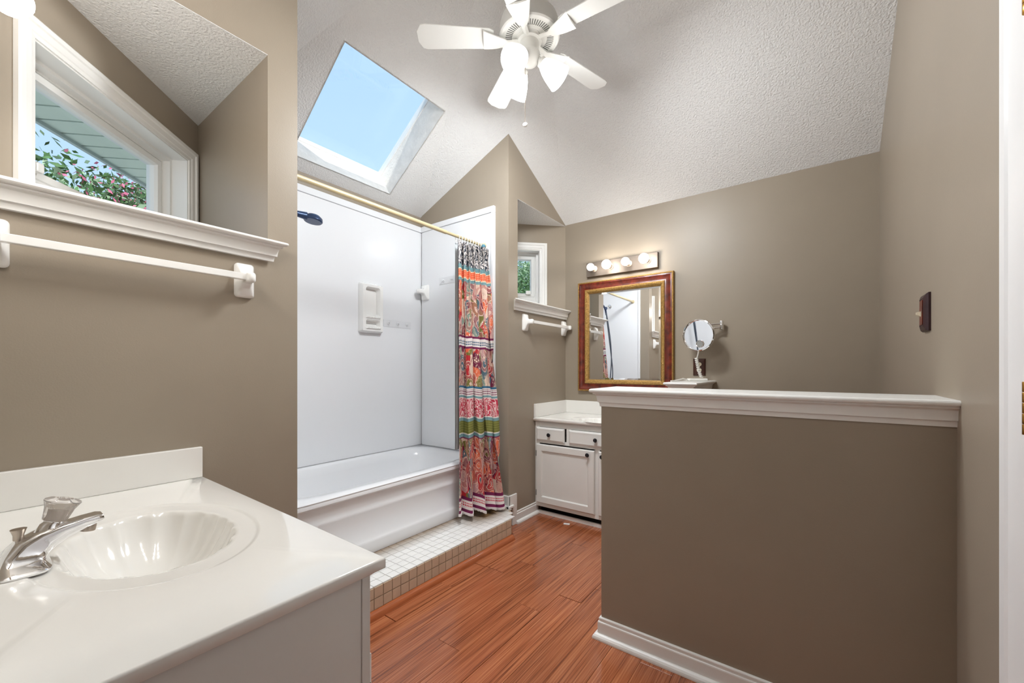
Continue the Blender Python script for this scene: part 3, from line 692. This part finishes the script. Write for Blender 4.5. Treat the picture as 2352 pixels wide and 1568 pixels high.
# ------------------------------------------------------------------ vanities
def vanity(label, toplabel, faucetlabel, yw, sg, depth, x0, x1, detail):
    Y = lambda w_: yw + sg*w_
    ZC = .762; xc = (x0+x1)/2; D0 = depth
    t = thing('vanity_cabinet', (xc, Y(D0/2), 0), label, 'vanity')
    fd = D0-.025; cx0, cx1 = x0+.002, x1-.016
    m = MB(); yy = sorted((Y(.002), Y(fd-.019))); yk = sorted((Y(.002), Y(.014)))
    m.box(cx0, cx0+.016, yy[0], yy[1], .075, ZC-.026).box(cx1-.019, cx1-.003, yy[0], yy[1], .0, ZC-.026).box(cx0+.016, cx1-.019, yk[0], yk[1], .075, ZC-.026).box(cx0+.016, cx1-.019, yy[0], yy[1], .075, .09); m.build('body', 'cabinet_white', t)
    # face frame: stiles and rails
    m = MB(); y0_, y1_ = sorted((Y(fd-.019), Y(fd)))
    wdt = cx1-cx0
    for a_, b_, c_, d_ in ((cx0, cx0+.04, .065, ZC-.026), (cx1-.04, cx1, .065, ZC-.026), (cx0+.04, cx1-.04, ZC-.07, ZC-.026), (cx0+.04, cx1-.04, .565, .59), (cx0+.04, cx1-.04, .065, .105), (xc-.02, xc+.02, .105, .565), (xc-.25, xc-.21, .59, ZC-.07), (xc+.21, xc+.25, .59, ZC-.07)):
        m.box(a_, b_, y0_, y1_, c_, d_)
    m.build('face_frame', 'cabinet_white', t, bevel=.0015)
    m = MB(); yy = sorted((Y(fd-.035), Y(fd-.018))); m.box(cx0, cx1-.01, yy[0], yy[1], 0, .024); m.build('toe_board', 'trim_white', t)
    m = MB(); yy = sorted((Y(.02), Y(fd-.09))); m.box(cx0, cx1-.01, yy[0], yy[1], .0, .078); m.build('toe_gap_shade', 'dark', t)  # dark block put in for the shade under the cabinet
    def front(nm, a_, b_, c_, d_, panel):
        m = MB(); f0, f1 = Y(fd+.001), Y(fd+.018)
        mxx = frame3((0, f0, 0), (1, 0, 0), (0, -sg, 0))
        if panel:
            sweep_rect(m, mxx, a_, b_, c_, d_, [(0, 0), (0, .012), (.006, .018), (.048, .018), (.053, .013), (.056, .006), (.056, 0)])
            yy = sorted((f0, Y(fd+.008))); m.box(a_+.05, b_-.05, yy[0], yy[1], c_+.05, d_-.05)
        else:
            sweep_rect(m, mxx, a_, b_, c_, d_, [(0, 0), (0, .010), (.012, .018), (.02, .018), (.02, 0)])
            yy = sorted((f0, f1)); m.box(a_+.018, b_-.018, yy[0], yy[1], c_+.018, d_-.018)
        return m.build(nm, 'cabinet_white', t)
    def knob(par, x, z):
        m = MB(); m.lathe([(.006, 0), (.0055, .008), (.009, .012), (.0145, .017), (.0155, .021), (.012, .026), (.004, .028)], frame3((x, Y(fd+.018), z), (1, 0, 0), (0, 0, 1) if sg < 0 else (0, 0, -1), (0, sg, 0)), 20); m.build('knob', 'black_knob', par, smooth=True)
    dw = wdt/2
    d1 = front('door', cx0+.018, xc-.018+.002, .098, .556, True); knob(d1, xc-.062, .524)
    d2 = front('door', xc+.014, cx1-.018, .098, .556, True); knob(d2, xc+.05, .524)
    for dd, xh in ((d1, cx0+.014), (d2, cx1-.014)):
        for zz in (.17, .48):
            m = MB(); yy = sorted((Y(fd), Y(fd+.008))); m.box(xh-.004, xh+.004, yy[0], yy[1], zz-.022, zz+.022); m.build('hinge', 'black_knob', dd)
    dr = front('drawer', cx0+.018, xc-.262, .584, .69, False); knob(dr, (cx0+.018+xc-.262)/2, .637)
    dr = front('drawer', xc-.222, xc+.222, .584, .69, False); knob(dr, xc-.0, .637)
    dr = front('drawer', xc+.262, cx1-.018, .584, .69, False); knob(dr, (cx1-.018+xc+.262)/2, .637)
    # cultured marble top with integral shell bowl
    tp = thing('sink_counter', (xc, Y(D0/2), ZC), toplabel, 'sink top')
    sxc, sw = xc+.012, .335; NA = 168
    angs = [2*PI*k/NA for k in range(NA)]
    for cxn, cwn in ((x0, 0), (x1, 0), (x1, D0), (x0, D0)):
        ang = math.atan2(cwn-sw, cxn-sxc) % (2*PI); k = min(range(NA), key=lambda i: abs((angs[i]-ang+PI) % (2*PI)-PI)); angs[k] = ang
    def shell(a_): return 1 - .045*(1-abs(math.sin(a_*8.5+.3))**.7)
    def ell(a_, A, B): 
        c, s = math.cos(a_), math.sin(a_); return 1/math.sqrt((c/A)**2+(s/B)**2)
    A0, B0 = .222, .150
    rings = []
    def ring(fn): rings.append([fn(a_) for a_ in angs])
    def pt(a_, r, z): return Vector((sxc+r*math.cos(a_), Y(sw+r*math.sin(a_)), z))
    def rect(a_, z, inset=0.0):
        c, s = math.cos(a_), math.sin(a_); ts = []
        if c > 1e-6: ts.append((x1-inset-sxc)/c)
        if c < -1e-6: ts.append((x0-sxc)/c)
        if s > 1e-6: ts.append((D0-inset-sw)/s)
        if s < -1e-6: ts.append((0-sw)/s)
        r = min(ts); return Vector((sxc+r*c, Y(sw+r*s), z))
    prof = [(.10, -.132, 0), (.30, -.128, .1), (.55, -.108, .5), (.75, -.078, .8), (.90, -.040, 1), (.97, -.016, 1), (1.0, -.0065, 1)]
    for f, z, k in prof:
        ring(lambda a_, f=f, z=z, k=k: pt(a_, ell(a_, A0, B0)*f*(1+(shell(a_)-1)*k), ZC+z))
    for f, z in ((1.015, -.0045), (1.05, -.0040), (1.24, -.0040), (1.27, -.0030), (1.295, -.0003), (1.32, 0)):
        ring(lambda a_, f=f, z=z: pt(a_, min(ell(a_, A0, B0)*f, ell(a_, A0, B0)*1.4), ZC+z))
    ring(lambda a_: rect(a_, ZC, .004)); ring(lambda a_: rect(a_, ZC-.0015, .001)); ring(lambda a_: rect(a_, ZC-.005)); ring(lambda a_: rect(a_, ZC-.022)); ring(lambda a_: rect(a_, ZC-.025, .004))
    m = MB(); m.loft(rings, caps=False); m.add(rings[0], [tuple(range(NA))]); m.build('counter', 'marble_white', tp, smooth=True, flat_deg=55)
    m = MB(); yy = sorted((Y(0), Y(.018))); m.box(x0+.0, x1-.004, yy[0], yy[1], ZC, ZC+.108); m.build('backsplash', 'marble_white', tp, bevel=.003)
    m = MB(); yy = sorted((Y(.018), Y(D0-.004))); m.box(x0, x0+.018, yy[0], yy[1], ZC, ZC+.108); m.build('side_splash', 'marble_white', tp, bevel=.003)
    m = MB(); m.lathe([(.021, 0), (.023, .002), (.020, .004), (.014, .003), (.001, .003)], Matrix.Translation((sxc, Y(sw), ZC-.133)), 20); m.build('drain', 'chrome', tp, smooth=True)
    ov = pt(math.radians(14), ell(math.radians(14), A0, B0)*.935, ZC-.027)
    m = MB(); m.sphere(ov, .0065, 12, 8); m.build('overflow_hole', 'dark', tp, smooth=True)
    # single handle faucet
    fx = xc - .01; fw = lambda w_: Y(w_)
    f = thing('faucet', (fx, Y(.14), ZC), faucetlabel, 'faucet')
    def sec(w_, z, dirv, hw, hh, n=32, pw=5.0):
        # section normal to dirv in the w-z plane
        d_ = Vector(dirv).normalized(); nv = Vector((-d_.y, d_.x)); out = []
        for k in range(n):
            a_ = 2*PI*k/n; c, s = math.cos(a_), math.sin(a_); r = (abs(c)**pw+abs(s)**pw)**(-1/pw)
            out.append(Vector((fx+hw*r*c, fw(w_+nv.x*hh*r*s), z+nv.y*hh*r*s)))
        return out
    m = MB(); m.loft([sec(.142, ZC, (0, 1), .077, .037), sec(.142, ZC+.004, (0, 1), .078, .038), sec(.142, ZC+.008, (0, 1), .073, .034), sec(.142, ZC+.013, (.05, 1), .050, .031), sec(.146, ZC+.022, (.25, 1), .035, .030), sec(.158, ZC+.036, (.7, 1), .030, .026), sec(.176, ZC+.046, (1, .7), .027, .021), sec(.200, ZC+.055, (1, .36), .025, .015), sec(.228, ZC+.063, (1, .26), .0235, .011), sec(.248, ZC+.067, (1, .24), .022, .009), sec(.256, ZC+.068, (1, .24), .019, .006)])
    m.build('spout_body', 'chrome', f, smooth=True, flat_deg=50)
    ax = Vector((0, sg*.32, .947)).normalized(); bx = Vector((1, 0, 0)); by = ax.cross(bx)
    m = MB(); k0 = Vector((fx, fw(.176), ZC+.048)); m.lathe([(.024, -.012), (.021, .006), (.018, .022), (.015, .026), (.015, .03)], frame3(k0, bx, by, ax), 24); m.build('neck', 'chrome', f, smooth=True)
    k1 = k0 + ax*.030
    m = MB(); m.lathe([(.015, 0), (.0185, .002), (.0195, .012), (.022, .026), (.027, .036), (.0285, .039), (.027, .042), (.02, .045), (.01, .0455), (.001, .0455)], frame3(k1, bx, by, ax), 72, mod=lambda a_, z: 1+(.055*math.cos(a_*16) if .003 < z < .034 else 0)); kn = m.build('crystal_knob', 'crystal', f, smooth=True, flat_deg=60)
    m = MB(); m.lathe([(.012, .0), (.012, .024), (.006, .026)], frame3(k1, bx, by, ax), 16); m.build('knob_core', 'nickel', kn, smooth=True)
    m = MB(); m.lathe([(.0115, -.016), (.0125, -.015), (.0125, -.003), (.0105, .002)], Matrix.Translation((fx, fw(.236), ZC+.057)) @ Matrix.Rotation(-sg*.18, 4, 'X'), 20); m.build('aerator', 'nickel', f, smooth=True)
    m = MB(); m.lathe([(.0042, 0), (.0042, .030), (.0075, .031), (.0075, .040), (.0105, .050), (.0115, .052), (.006, .053)], Matrix.Translation((fx, fw(.139), ZC+.022)), 14); m.build('lift_rod', 'nickel', f, smooth=True)
    return t
vanity('white painted vanity cabinet below the near sink, side panel showing', 'white shell sink top beside the long towel bar', 'chrome faucet with clear knob on the near sink top', YN, 1, .591, L, -.706, True)
vanity('white vanity cabinet with black knobs under the framed mirror', 'white sink top against the back wall under the framed mirror', 'chrome faucet on the far sink top under the mirror', YB, -1, .52, L, SX0-.003, False)

# ------------------------------------------------------------------ mirror, light bars
t = thing('framed_mirror', (-1.235, YB, .956), 'rectangular mirror in red brown and gold frame above far vanity', 'mirror')
mxm = frame3((0, YB-.001, 0), (1, 0, 0), (0, 1, 0)); MX0, MX1, MZ0, MZ1 = -1.634, -.835, .956, 1.886
m = MB(); sweep_rect(m, mxm, MX0+.012, MX1-.012, MZ0+.012, MZ1-.012, [(0, 0), (0, .030), (.01, .033), (.022, .027), (.036, .024), (.05, .027), (.056, .03), (.056, 0)]); m.build('frame', 'frame_red', t, smooth=True, flat_deg=30)
m = MB(); sweep_rect(m, mxm, MX0, MX1, MZ0, MZ1, [(0, 0), (0, .026), (.004, .032), (.010, .033), (.013, .030), (.013, 0)]); m.build('outer_gilding', 'frame_gold', t, smooth=True, flat_deg=40)
m = MB(); sweep_rect(m, mxm, MX0+.066, MX1-.066, MZ0+.066, MZ1-.066, [(0, 0), (0, .030), (.006, .034), (.016, .032), (.026, .024), (.033, .016), (.033, 0)]); m.build('inner_gilding', 'frame_gold', t, smooth=True, flat_deg=40)
m = MB(); g0 = .096; BV = .018
def mrect(d, y): return [Vector((MX0+g0+d, y, MZ0+g0+d)), Vector((MX1-g0-d, y, MZ0+g0+d)), Vector((MX1-g0-d, y, MZ1-g0-d)), Vector((MX0+g0+d, y, MZ1-g0-d))]
m.loft([mrect(0, YB-.004), mrect(0, YB-.010), mrect(BV, YB-.0125)]); m.build('mirror_glass', 'mirror', t)

def light(name, loc, energy, col, size, parent=None, kind='POINT'):
    ld = bpy.data.lights.new(name, kind); ld.energy = energy; ld.color = col; ld.shadow_soft_size = size
    o = bpy.data.objects.new(name, ld); COL.objects.link(o)
    if parent: o.parent = parent; o.location = Vector(loc) - ORG[parent.name]
    else: o.location = loc
    return o
def light_bar(label, yw, sg, xs, lit, sizes):
    t = thing('vanity_light_bar', (-1.252, yw, 1.927), label, 'light bar')
    Y = lambda w_: yw+sg*w_
    BD = .03 if sg < 0 else .052; BZ = 1.99 if sg < 0 else 2.008
    m = MB(); yy = sorted((Y(0), Y(BD))); m.box(-1.552, -.952, yy[0], yy[1], 1.927, 2.048); m.build('backplate', 'bar_plate', t, bevel=.003)
    for x, on, r in zip(xs, lit, sizes):
        mx = frame3((x, Y(BD), BZ), (1, 0, 0), (0, 0, 1) if sg < 0 else (0, 0, -1), (0, sg, 0))
        m = MB(); m.lathe([(.026, 0), (.026, .004), (.021, .006), (.0205, .04), (.018, .042)], mx, 20); s = m.build('socket', 'socket_cream', t, smooth=True)
        m = MB(); pr = [(.013, .036), (.014, .05)]
        for k in range(2, 13):
            a_ = PI*k/12; pr.append((max(.0005, r*math.sin(a_)), .052+r-.0-r*math.cos(a_)-.006))
        m.lathe(pr, mx, 24); m.build('bulb', ('bulb_lit' if sg < 0 else 'bulb_near') if on else 'bulb_dim', s, smooth=True)
light_bar('brushed nickel light bar with four globe bulbs above framed mirror', YB, -1, (-1.477, -1.335, -1.179, -1.032), (0, 1, 0, 1), (.031, .037, .033, .038))
light_bar('globe bulb light bar over the near sink, one bulb by the window', YN, 1, (-1.49, -1.335, -1.18, -1.03), (1, 1, 1, 1), (.04, .04, .04, .04))

# magnifying mirror on a swing arm
mc = Vector((-.633, 3.05, 1.38)); nm = Vector((-.226, -.974, -.02)).normalized(); ux = nm.cross(Vector((0, 0, 1))).normalized()*-1; uz = nm.cross(ux)*-1
if uz.z < 0: uz = -uz
t = thing('magnifying_mirror', (-.507, YB, 1.45), 'round chrome magnifying mirror on a swing arm above the outlet', 'mirror')
fm = frame3(mc, ux, uz, nm)
m = MB(); m.lathe([(.100, -.022), (.106, -.018), (.110, -.006), (.112, .004), (.110, .010), (.105, .012), (.1015, .010), (.1015, .004), (.09, -.02)], fm, 48); m.build('rim', 'chrome', t, smooth=True)
m = MB(); pr = [(.1025*k/10+1e-4, .004 + .0003*(k/10)**2) for k in range(11)]; m.lathe(pr, fm, 48); m.build('mirror_glass', 'mirror', t, smooth=True)
cc = mc + nm*.0065 - ux*0 + fm.to_3x3() @ Vector((0, 0, 0)); 
right = Vector((math.cos(math.radians(YAW)), math.sin(math.radians(YAW)), 0)); rr = (right - nm*right.dot(nm)).normalized()
pc = mc + rr*.012 - Vector((0, 0, 1))*.060 + nm*.006
fm2 = frame3(pc, ux, uz, nm); m = MB(); m.lathe([(.022, -.002), (.022, .003), (.026, .004), (.026, .001), (.027, -.002)], fm2, 28); m.build('inset_ring', 'chrome', t, smooth=True)
m = MB(); m.lathe([(.021, -.002), (.021, .002), (.001, .002)], fm2, 28); m.build('inset_disc', 'disc_grey', t, smooth=True)
wp = Vector((-.507, YB, 1.45)); e1 = wp + Vector((0, -.05, 0))
m = MB(); m.lathe([(.013, -.032), (.014, -.03), (.014, .03), (.013, .032)], Matrix.Translation(e1), 18).box(wp.x-.01, wp.x+.01, YB-.04, YB, wp.z-.012, wp.z+.012); m.build('wall_mount', 'chrome', t, smooth=True)
el = mc - nm*.045 + Vector((0, 0, .06))
for dz in (.013, -.013):
    m = MB(); m.tube([e1 + Vector((0, 0, dz)), el + Vector((0, 0, dz))], .0065, 10); m.build('arm', 'chrome', t, smooth=True)
m = MB(); m.lathe([(.008, -.07), (.009, -.068), (.009, .02), (.007, .022)], Matrix.Translation(el), 14); m.tube([el - Vector((0, 0, .055)), mc - nm*.018], .007, 10); m.build('pivot', 'chrome', t, smooth=True)
# cord hanging from the mirror, coiled, to the adapter on the cap
bot = mc - Vector((0, 0, .108))
m = MB(); c1 = Vector((bot.x-.014, bot.y+.02, 1.225)); m.tube([bot, bot*.5+c1*.5+Vector((.001, 0, 0)), c1], .0045, 8)
pts = []
for k in range(141):
    q = k/140; base = Vector((c1.x-.006+.012*math.sin(q*2.4)+.03*q**3, c1.y-.02*q, 1.225-.138*q)); a_ = q*2*PI*11
    pts.append(base + Vector((.0095*math.cos(a_), .0095*math.sin(a_), 0)))
m.tube(pts, .0036, 6); m.build('coiled_cord', 'cord_white', t, smooth=True)
t = thing('power_adapter', (-.63, 3.0, 1.063), 'flat white adapter and loose cord on the short half wall cap', 'adapter')
m = MB(); mxa = frame3((-.628, 2.98, 1.0635), (math.cos(.6), math.sin(.6), 0), (-math.sin(.6), math.cos(.6), 0)); m.box(-.065, .065, -.022, .022, 0, .018, mxa); m.build('body', 'cord_white', t, bevel=.007, seg=3)
m = MB(); m.tube([(-.68, 2.95, 1.072), (-.70, 2.90, 1.080), (-.712, 2.84, 1.074), (-.722, 2.76, 1.069), (-.725, 2.70, 1.069)], .0045, 8); m.build('cord', 'cord_white', t, smooth=True)
# outlet and switch plates
t = thing('outlet_plate', (-.66, YB, 1.16), 'dark wooden outlet plate with two ivory sockets above the cap', 'outlet')
m = MB(); mo = frame3((0, YB, 0), (1, 0, 0), (0, 1, 0)); P_ = lambda d, h: [mo @ Vector((x, -h, z)) for x, z in ((-.702+d, 1.097+d), (-.619-d, 1.097+d), (-.619-d, 1.221-d), (-.702+d, 1.221-d))]
m.loft([P_(0, 0), P_(0, .006), P_(.006, .010), P_(.012, .011)]); m.build('plate', 'dark_wood', t)
for z in (1.180, 1.138):
    m = MB(); m.lathe([(.0165, .009), (.0165, .0135), (.0155, .0145), (.001, .0145)], frame3((-.6605, YB, z), (1, 0, 0), (0, 0, .86), (0, -1, 0)), 24); s = m.build('socket', 'ivory', t, smooth=True)
    for dx, hh in ((-.006, .0045), (.006, .0045)):
        m = MB().box(-.6605+dx-.0012, -.6605+dx+.0012, YB-.0150, YB-.0140, z+.002-hh, z+.002+hh); m.build('slot', 'dark', s)
    m = MB(); m.sphere((-.6605, YB-.0140, z-.009), .0024, 8, 6); m.build('slot', 'dark', s)
t = thing('light_switch', (R, 1.975, 1.34), 'dark wooden light switch plate on the right wall', 'light switch')
ms = frame3((R, 0, 0), (0, 1, 0), (1, 0, 0)); Q_ = lambda d, h: [ms @ Vector((y, -h, z)) for y, z in ((1.93+d, 1.277+d), (2.02-d, 1.277+d), (2.02-d, 1.407-d), (1.93+d, 1.407-d))]
m = MB(); m.loft([Q_(0, 0), Q_(0, .006), Q_(.005, .012), Q_(.012, .015), Q_(.017, .017), Q_(.02, .015)]); m.build('plate', 'switch_wood', t)
m = MB().box(R-.018, R-.014, 1.955, 1.995, 1.30, 1.384); m.build('plate_centre', 'frame_red', t)
m = MB(); m.loft([[Vector((R-.014, 1.975+a_, 1.337+b_)) for a_, b_ in ((-.005, -.011), (.005, -.011), (.005, .011), (-.005, .011))], [Vector((R-.030, 1.975+a_, 1.340+b_)) for a_, b_ in ((-.003, -.004), (.003, -.004), (.003, .004), (-.003, .004))]]); m.build('toggle', 'ivory', t, bevel=.001)

# ------------------------------------------------------------------ ceiling fan with light kit
FC = Vector((-1.117, 1.661, 2.768)); zc_ = ceil_z(FC.x, FC.y)
t = thing('ceiling_fan', (FC.x, FC.y, zc_), 'white five blade ceiling fan with three lit frosted shades', 'ceiling fan')
T_ = Matrix.Translation(FC)
m = MB(); m.lathe([(.065, zc_-FC.z+.03), (.068, zc_-FC.z-.03), (.055, zc_-FC.z-.06), (.02, zc_-FC.z-.075)], T_, 32); m.build('canopy', 'fan_white', t, smooth=True)
m = MB(); m.lathe([(.013, .10), (.013, zc_-FC.z-.05)], T_, 16); m.build('downrod', 'fan_white', t, smooth=True)
m = MB(); m.lathe([(.03, .155), (.06, .145), (.11, .115), (.138, .085), (.145, .06), (.145, .02), (.148, .012), (.148, .004), (.142, -.002), (.132, -.004), (.130, 0), (.064, 0), (.062, -.004), (.05, -.004), (.05, .004)], T_, 64); m.build('motor_housing', 'fan_white', t, smooth=True, flat_deg=30)
for k in range(60):
    a_ = 2*PI*k/60; mx = T_ @ Matrix.Rotation(a_, 4, 'Z'); mm = MB(); mm.box(.086, .118, -.0024, .0024, -.0006, .002, mx); mm.build('vent_slot', 'vent_dark', t)
m = MB(); m.lathe([(.060, -.004), (.060, -.016), (.052, -.020), (.046, -.020)], T_, 40); m.build('flywheel', 'fan_white', t, smooth=True)
for k in range(5):
    a_ = math.radians(-69.4+72*k); mx = T_ @ Matrix.Rotation(a_, 4, 'Z')
    m = MB(); out = []
    for q in range(13):  # iron: narrow stem that fans out to a shell
        r = .05 + .175*q/12; hw = .013 + .042*max(0, (q-4)/8)**.7 if q > 4 else .013
        z = -.014 - .010*math.sin(PI*q/12)
        out.append([mx @ Vector((r, -hw, z)), mx @ Vector((r, 0, z-.006)), mx @ Vector((r, hw, z)), mx @ Vector((r, hw, z+.004)), mx @ Vector((r, -hw, z+.004))])
    m.loft(out); bi = m.build('blade_iron', 'fan_white', t, smooth=True)
    m = MB(); pr = []
    tilt = Matrix.Rotation(math.radians(11), 4, 'X')
    for q in range(19):
        u = q/18; r = .175 + .37*u; hw = (.050+.014*u)
        if u > .9: hw *= math.sqrt(max(.02, 1-((u-.9)/.1)**2*.85))
        if u < .05: hw *= .8
        pr.append([mx @ Matrix.Translation((0, 0, -.006)) @ tilt @ Vector((r, s_*hw, z_)) for s_, z_ in ((-1, 0), (1, 0), (1, .006), (-1, .006))])
    m.loft(pr); m.build('blade', 'fan_white', t, bevel=.002)
m = MB(); m.lathe([(.046, -.016), (.046, -.068), (.047, -.070)], T_, 40); m.build('switch_housing', 'fan_white', t, smooth=True)
m = MB(); m.lathe([(.050, -.068), (.052, -.072), (.051, -.078), (.047, -.104), (.036, -.122), (.018, -.131), (.001, -.133)], T_, 40); m.build('light_fitter', 'fan_white', t, smooth=True)
for az in (-86, 36, 156):
    a_ = math.radians(az); hz_ = Vector((math.cos(a_), math.sin(a_), 0)); dr = (hz_*math.sin(math.radians(47)) - Vector((0, 0, 1))*math.cos(math.radians(47))).normalized()
    st_ = FC + hz_*.04 + Vector((0, 0, -.095)); b_ = Vector((0, 0, 1)).cross(dr).normalized(); c_ = dr.cross(b_)
    fr = frame3(st_ + dr*.02, b_, c_, dr)
    m = MB(); m.lathe([(.014, -.025), (.014, .0), (.026, .004), (.027, .022), (.025, .023)], fr, 24); arm = m.build('arm', 'fan_white', t, smooth=True)
    m = MB(); m.lathe([(.024, .014), (.030, .022), (.041, .045), (.051, .075), (.0575, .105), (.0605, .122), (.063, .130), (.060, .131), (.056, .105), (.049, .075), (.039, .045), (.028, .024), (.004, .020)], fr, 36)
    sh = m.build('lamp_shade', 'shade_glass', arm, smooth=True, flat_deg=70)
    m = MB(); m.lathe([(.012, .022), (.014, .045), (.026, .075), (.028, .088), (.022, .104), (.010, .113), (.001, .115)], fr, 24); m.build('bulb', 'fan_bulb', sh, smooth=True)
    g_ = light('fan_lamp_glow', st_ + dr*.165, P_FAN, (.93, .97, 1.0), .11, t, 'SPOT'); g_.data.spot_size = math.radians(168); g_.data.spot_blend = .7
    light('fan_lamp_glow', st_ + dr*.172, P_FAN_UP, (.93, .97, 1.0), .06, t)
    g_.rotation_euler = dr.to_track_quat('-Z', 'Y').to_euler()
m = MB(); c0 = FC + Vector((-.012, -.02, -.128)); m.tube([c0, c0 - Vector((0, 0, .285))], .0014, 6)
for k in range(48): m.sphere(c0 - Vector((0, 0, .006*k)), .0022, 6, 4)
ch = m.build('pull_chain', 'nickel', t); 
m = MB(); m.lathe([(.001, -.004), (.011, -.004), (.0125, 0), (.011, .004), (.001, .004)], Matrix.Translation(c0 - Vector((0, 0, .298))) @ Matrix.Rotation(math.radians(20), 4, 'Z') @ Matrix.Rotation(PI/2-.3, 4, 'X'), 20); m.build('chain_fob', 'fan_white', ch, smooth=True)

# paper scrap on the floor
m = MB().box(-.022, .022, -.011, .011, .0012, .005, Matrix.Translation((-1.455, 2.655, 0)) @ Matrix.Rotation(.35, 4, 'Z')); tag(m.build('paper_scrap', 'paper'), 'small white scrap lying on the floor by the far vanity', 'scrap')

# ------------------------------------------------------------------ outdoors
m = MB().box(-60, -2.9, -40, 40, -.5, -.4); struct(m.build('ground', 'bounce_ground'), 'unseen ground outside the windows, made pale to bounce light', 'ground')
def eave(name, label, mx, length):
    t = thing(name, mx @ Vector((0, .15, 2.35)), label, 'eave', kind='structure'); n = int(length/.12)
    for k in range(n):
        m = MB().box(-.12+k*.12, -.12+k*.12+.108, .15, .66, 2.35, 2.362, mx); s = m.build('soffit_board', 'soffit_green', t)
        if k % 3 != 1:
            m = MB()
            for q in range(9): m.box(-.105+k*.12, -.105+k*.12+.09, .25+q*.022, .258+q*.022, 2.3485, 2.351, mx)
            m.build('vent_slots', 'soffit_vent', s)
    m = MB().box(-.15, -.12+n*.12+.2, .66, .68, 2.335, 2.48, mx); m.build('fascia', 'fascia', t)
    m = MB().box(-.15, -.12+n*.12+.2,   .12, .70, 2.47, 2.50, mx); m.build('roof_edge', 'bark', t)
eave('trim_eave_near', 'green soffit of the eave outside the near window', mxn, 2.4)
eave('trim_eave_far', 'green soffit of the eave outside the far window', mxf, 2.2)
def tree(label, base, crown, rad, nl, nf, seed):
    rnd = random.Random(seed); t = thing('flowering_tree', base, label, 'tree'); B = Vector(base); C = Vector(crown)
    m = MB(); m.tube([B, B.lerp(C, .35) + Vector((.1, .05, 0)), B.lerp(C, .7), C], [.09, .075, .055, .03], 10); tr = m.build('trunk', 'bark', t, smooth=True)
    tips = []
    for k in range(16):
        d = Vector((rnd.gauss(0, 1), rnd.gauss(0, 1), rnd.gauss(.1, .8))).normalized(); s0 = B.lerp(C, .5+.5*rnd.random()); e = C + Vector((d.x*rad[0], d.y*rad[1], d.z*rad[2]))*.85
        m = MB(); m.tube([s0, s0.lerp(e, .5) + Vector((rnd.uniform(-.1, .1), rnd.uniform(-.1, .1), .1)), e], [.025, .016, .006], 6); m.build('branch', 'bark', t, smooth=True); tips.append(e)
    def leaves(num, size, inner, mname, nm):
        m = MB(); cl = []
        for _ in range(60):
            d = Vector((rnd.gauss(0, 1), rnd.gauss(0, 1), rnd.gauss(0, 1))).normalized(); r = rnd.uniform(inner, 1.0); cl.append(C + Vector((d.x*rad[0]*r, d.y*rad[1]*r, d.z*rad[2]*r)))
        for _ in range(num):
            p = rnd.choice(cl) + Vector((rnd.gauss(0, .17), rnd.gauss(0, .17), rnd.gauss(0, .15)))
            a = Vector((rnd.gauss(0, 1), rnd.gauss(0, 1), rnd.gauss(0, 1))).normalized(); b = a.cross(Vector((rnd.gauss(0, 1), rnd.gauss(0, 1), rnd.gauss(0, 1)))).normalized(); s = size*rnd.uniform(.7, 1.3)
            m.add([p-a*s, p+b*s*.45+a*s*.1, p+a*s, p-b*s*.45+a*s*.1], [(0, 1, 2, 3)])
        o = m.build(nm, mname, t, recalc=False); o['kind'] = 'stuff'
    leaves(nl, .036, .2, 'leaf', 'foliage'); leaves(nl//2, .034, .4, 'leaf_pale', 'pale_foliage'); leaves(nf, .022, .75, 'blossom', 'blossoms')
tree('crape myrtle tree with pink blossoms outside the near window', (-5.6, 1.2, -.4), (-5.5, 1.25, 2.15), (1.15, 1.35, .95), 15000, 4200, 3)
tree('leafy green tree outside the far window', (-5.2, 7.6, -.4), (-5.2, 7.7, 2.7), (1.5, 1.5, 1.5), 12000, 60, 9)
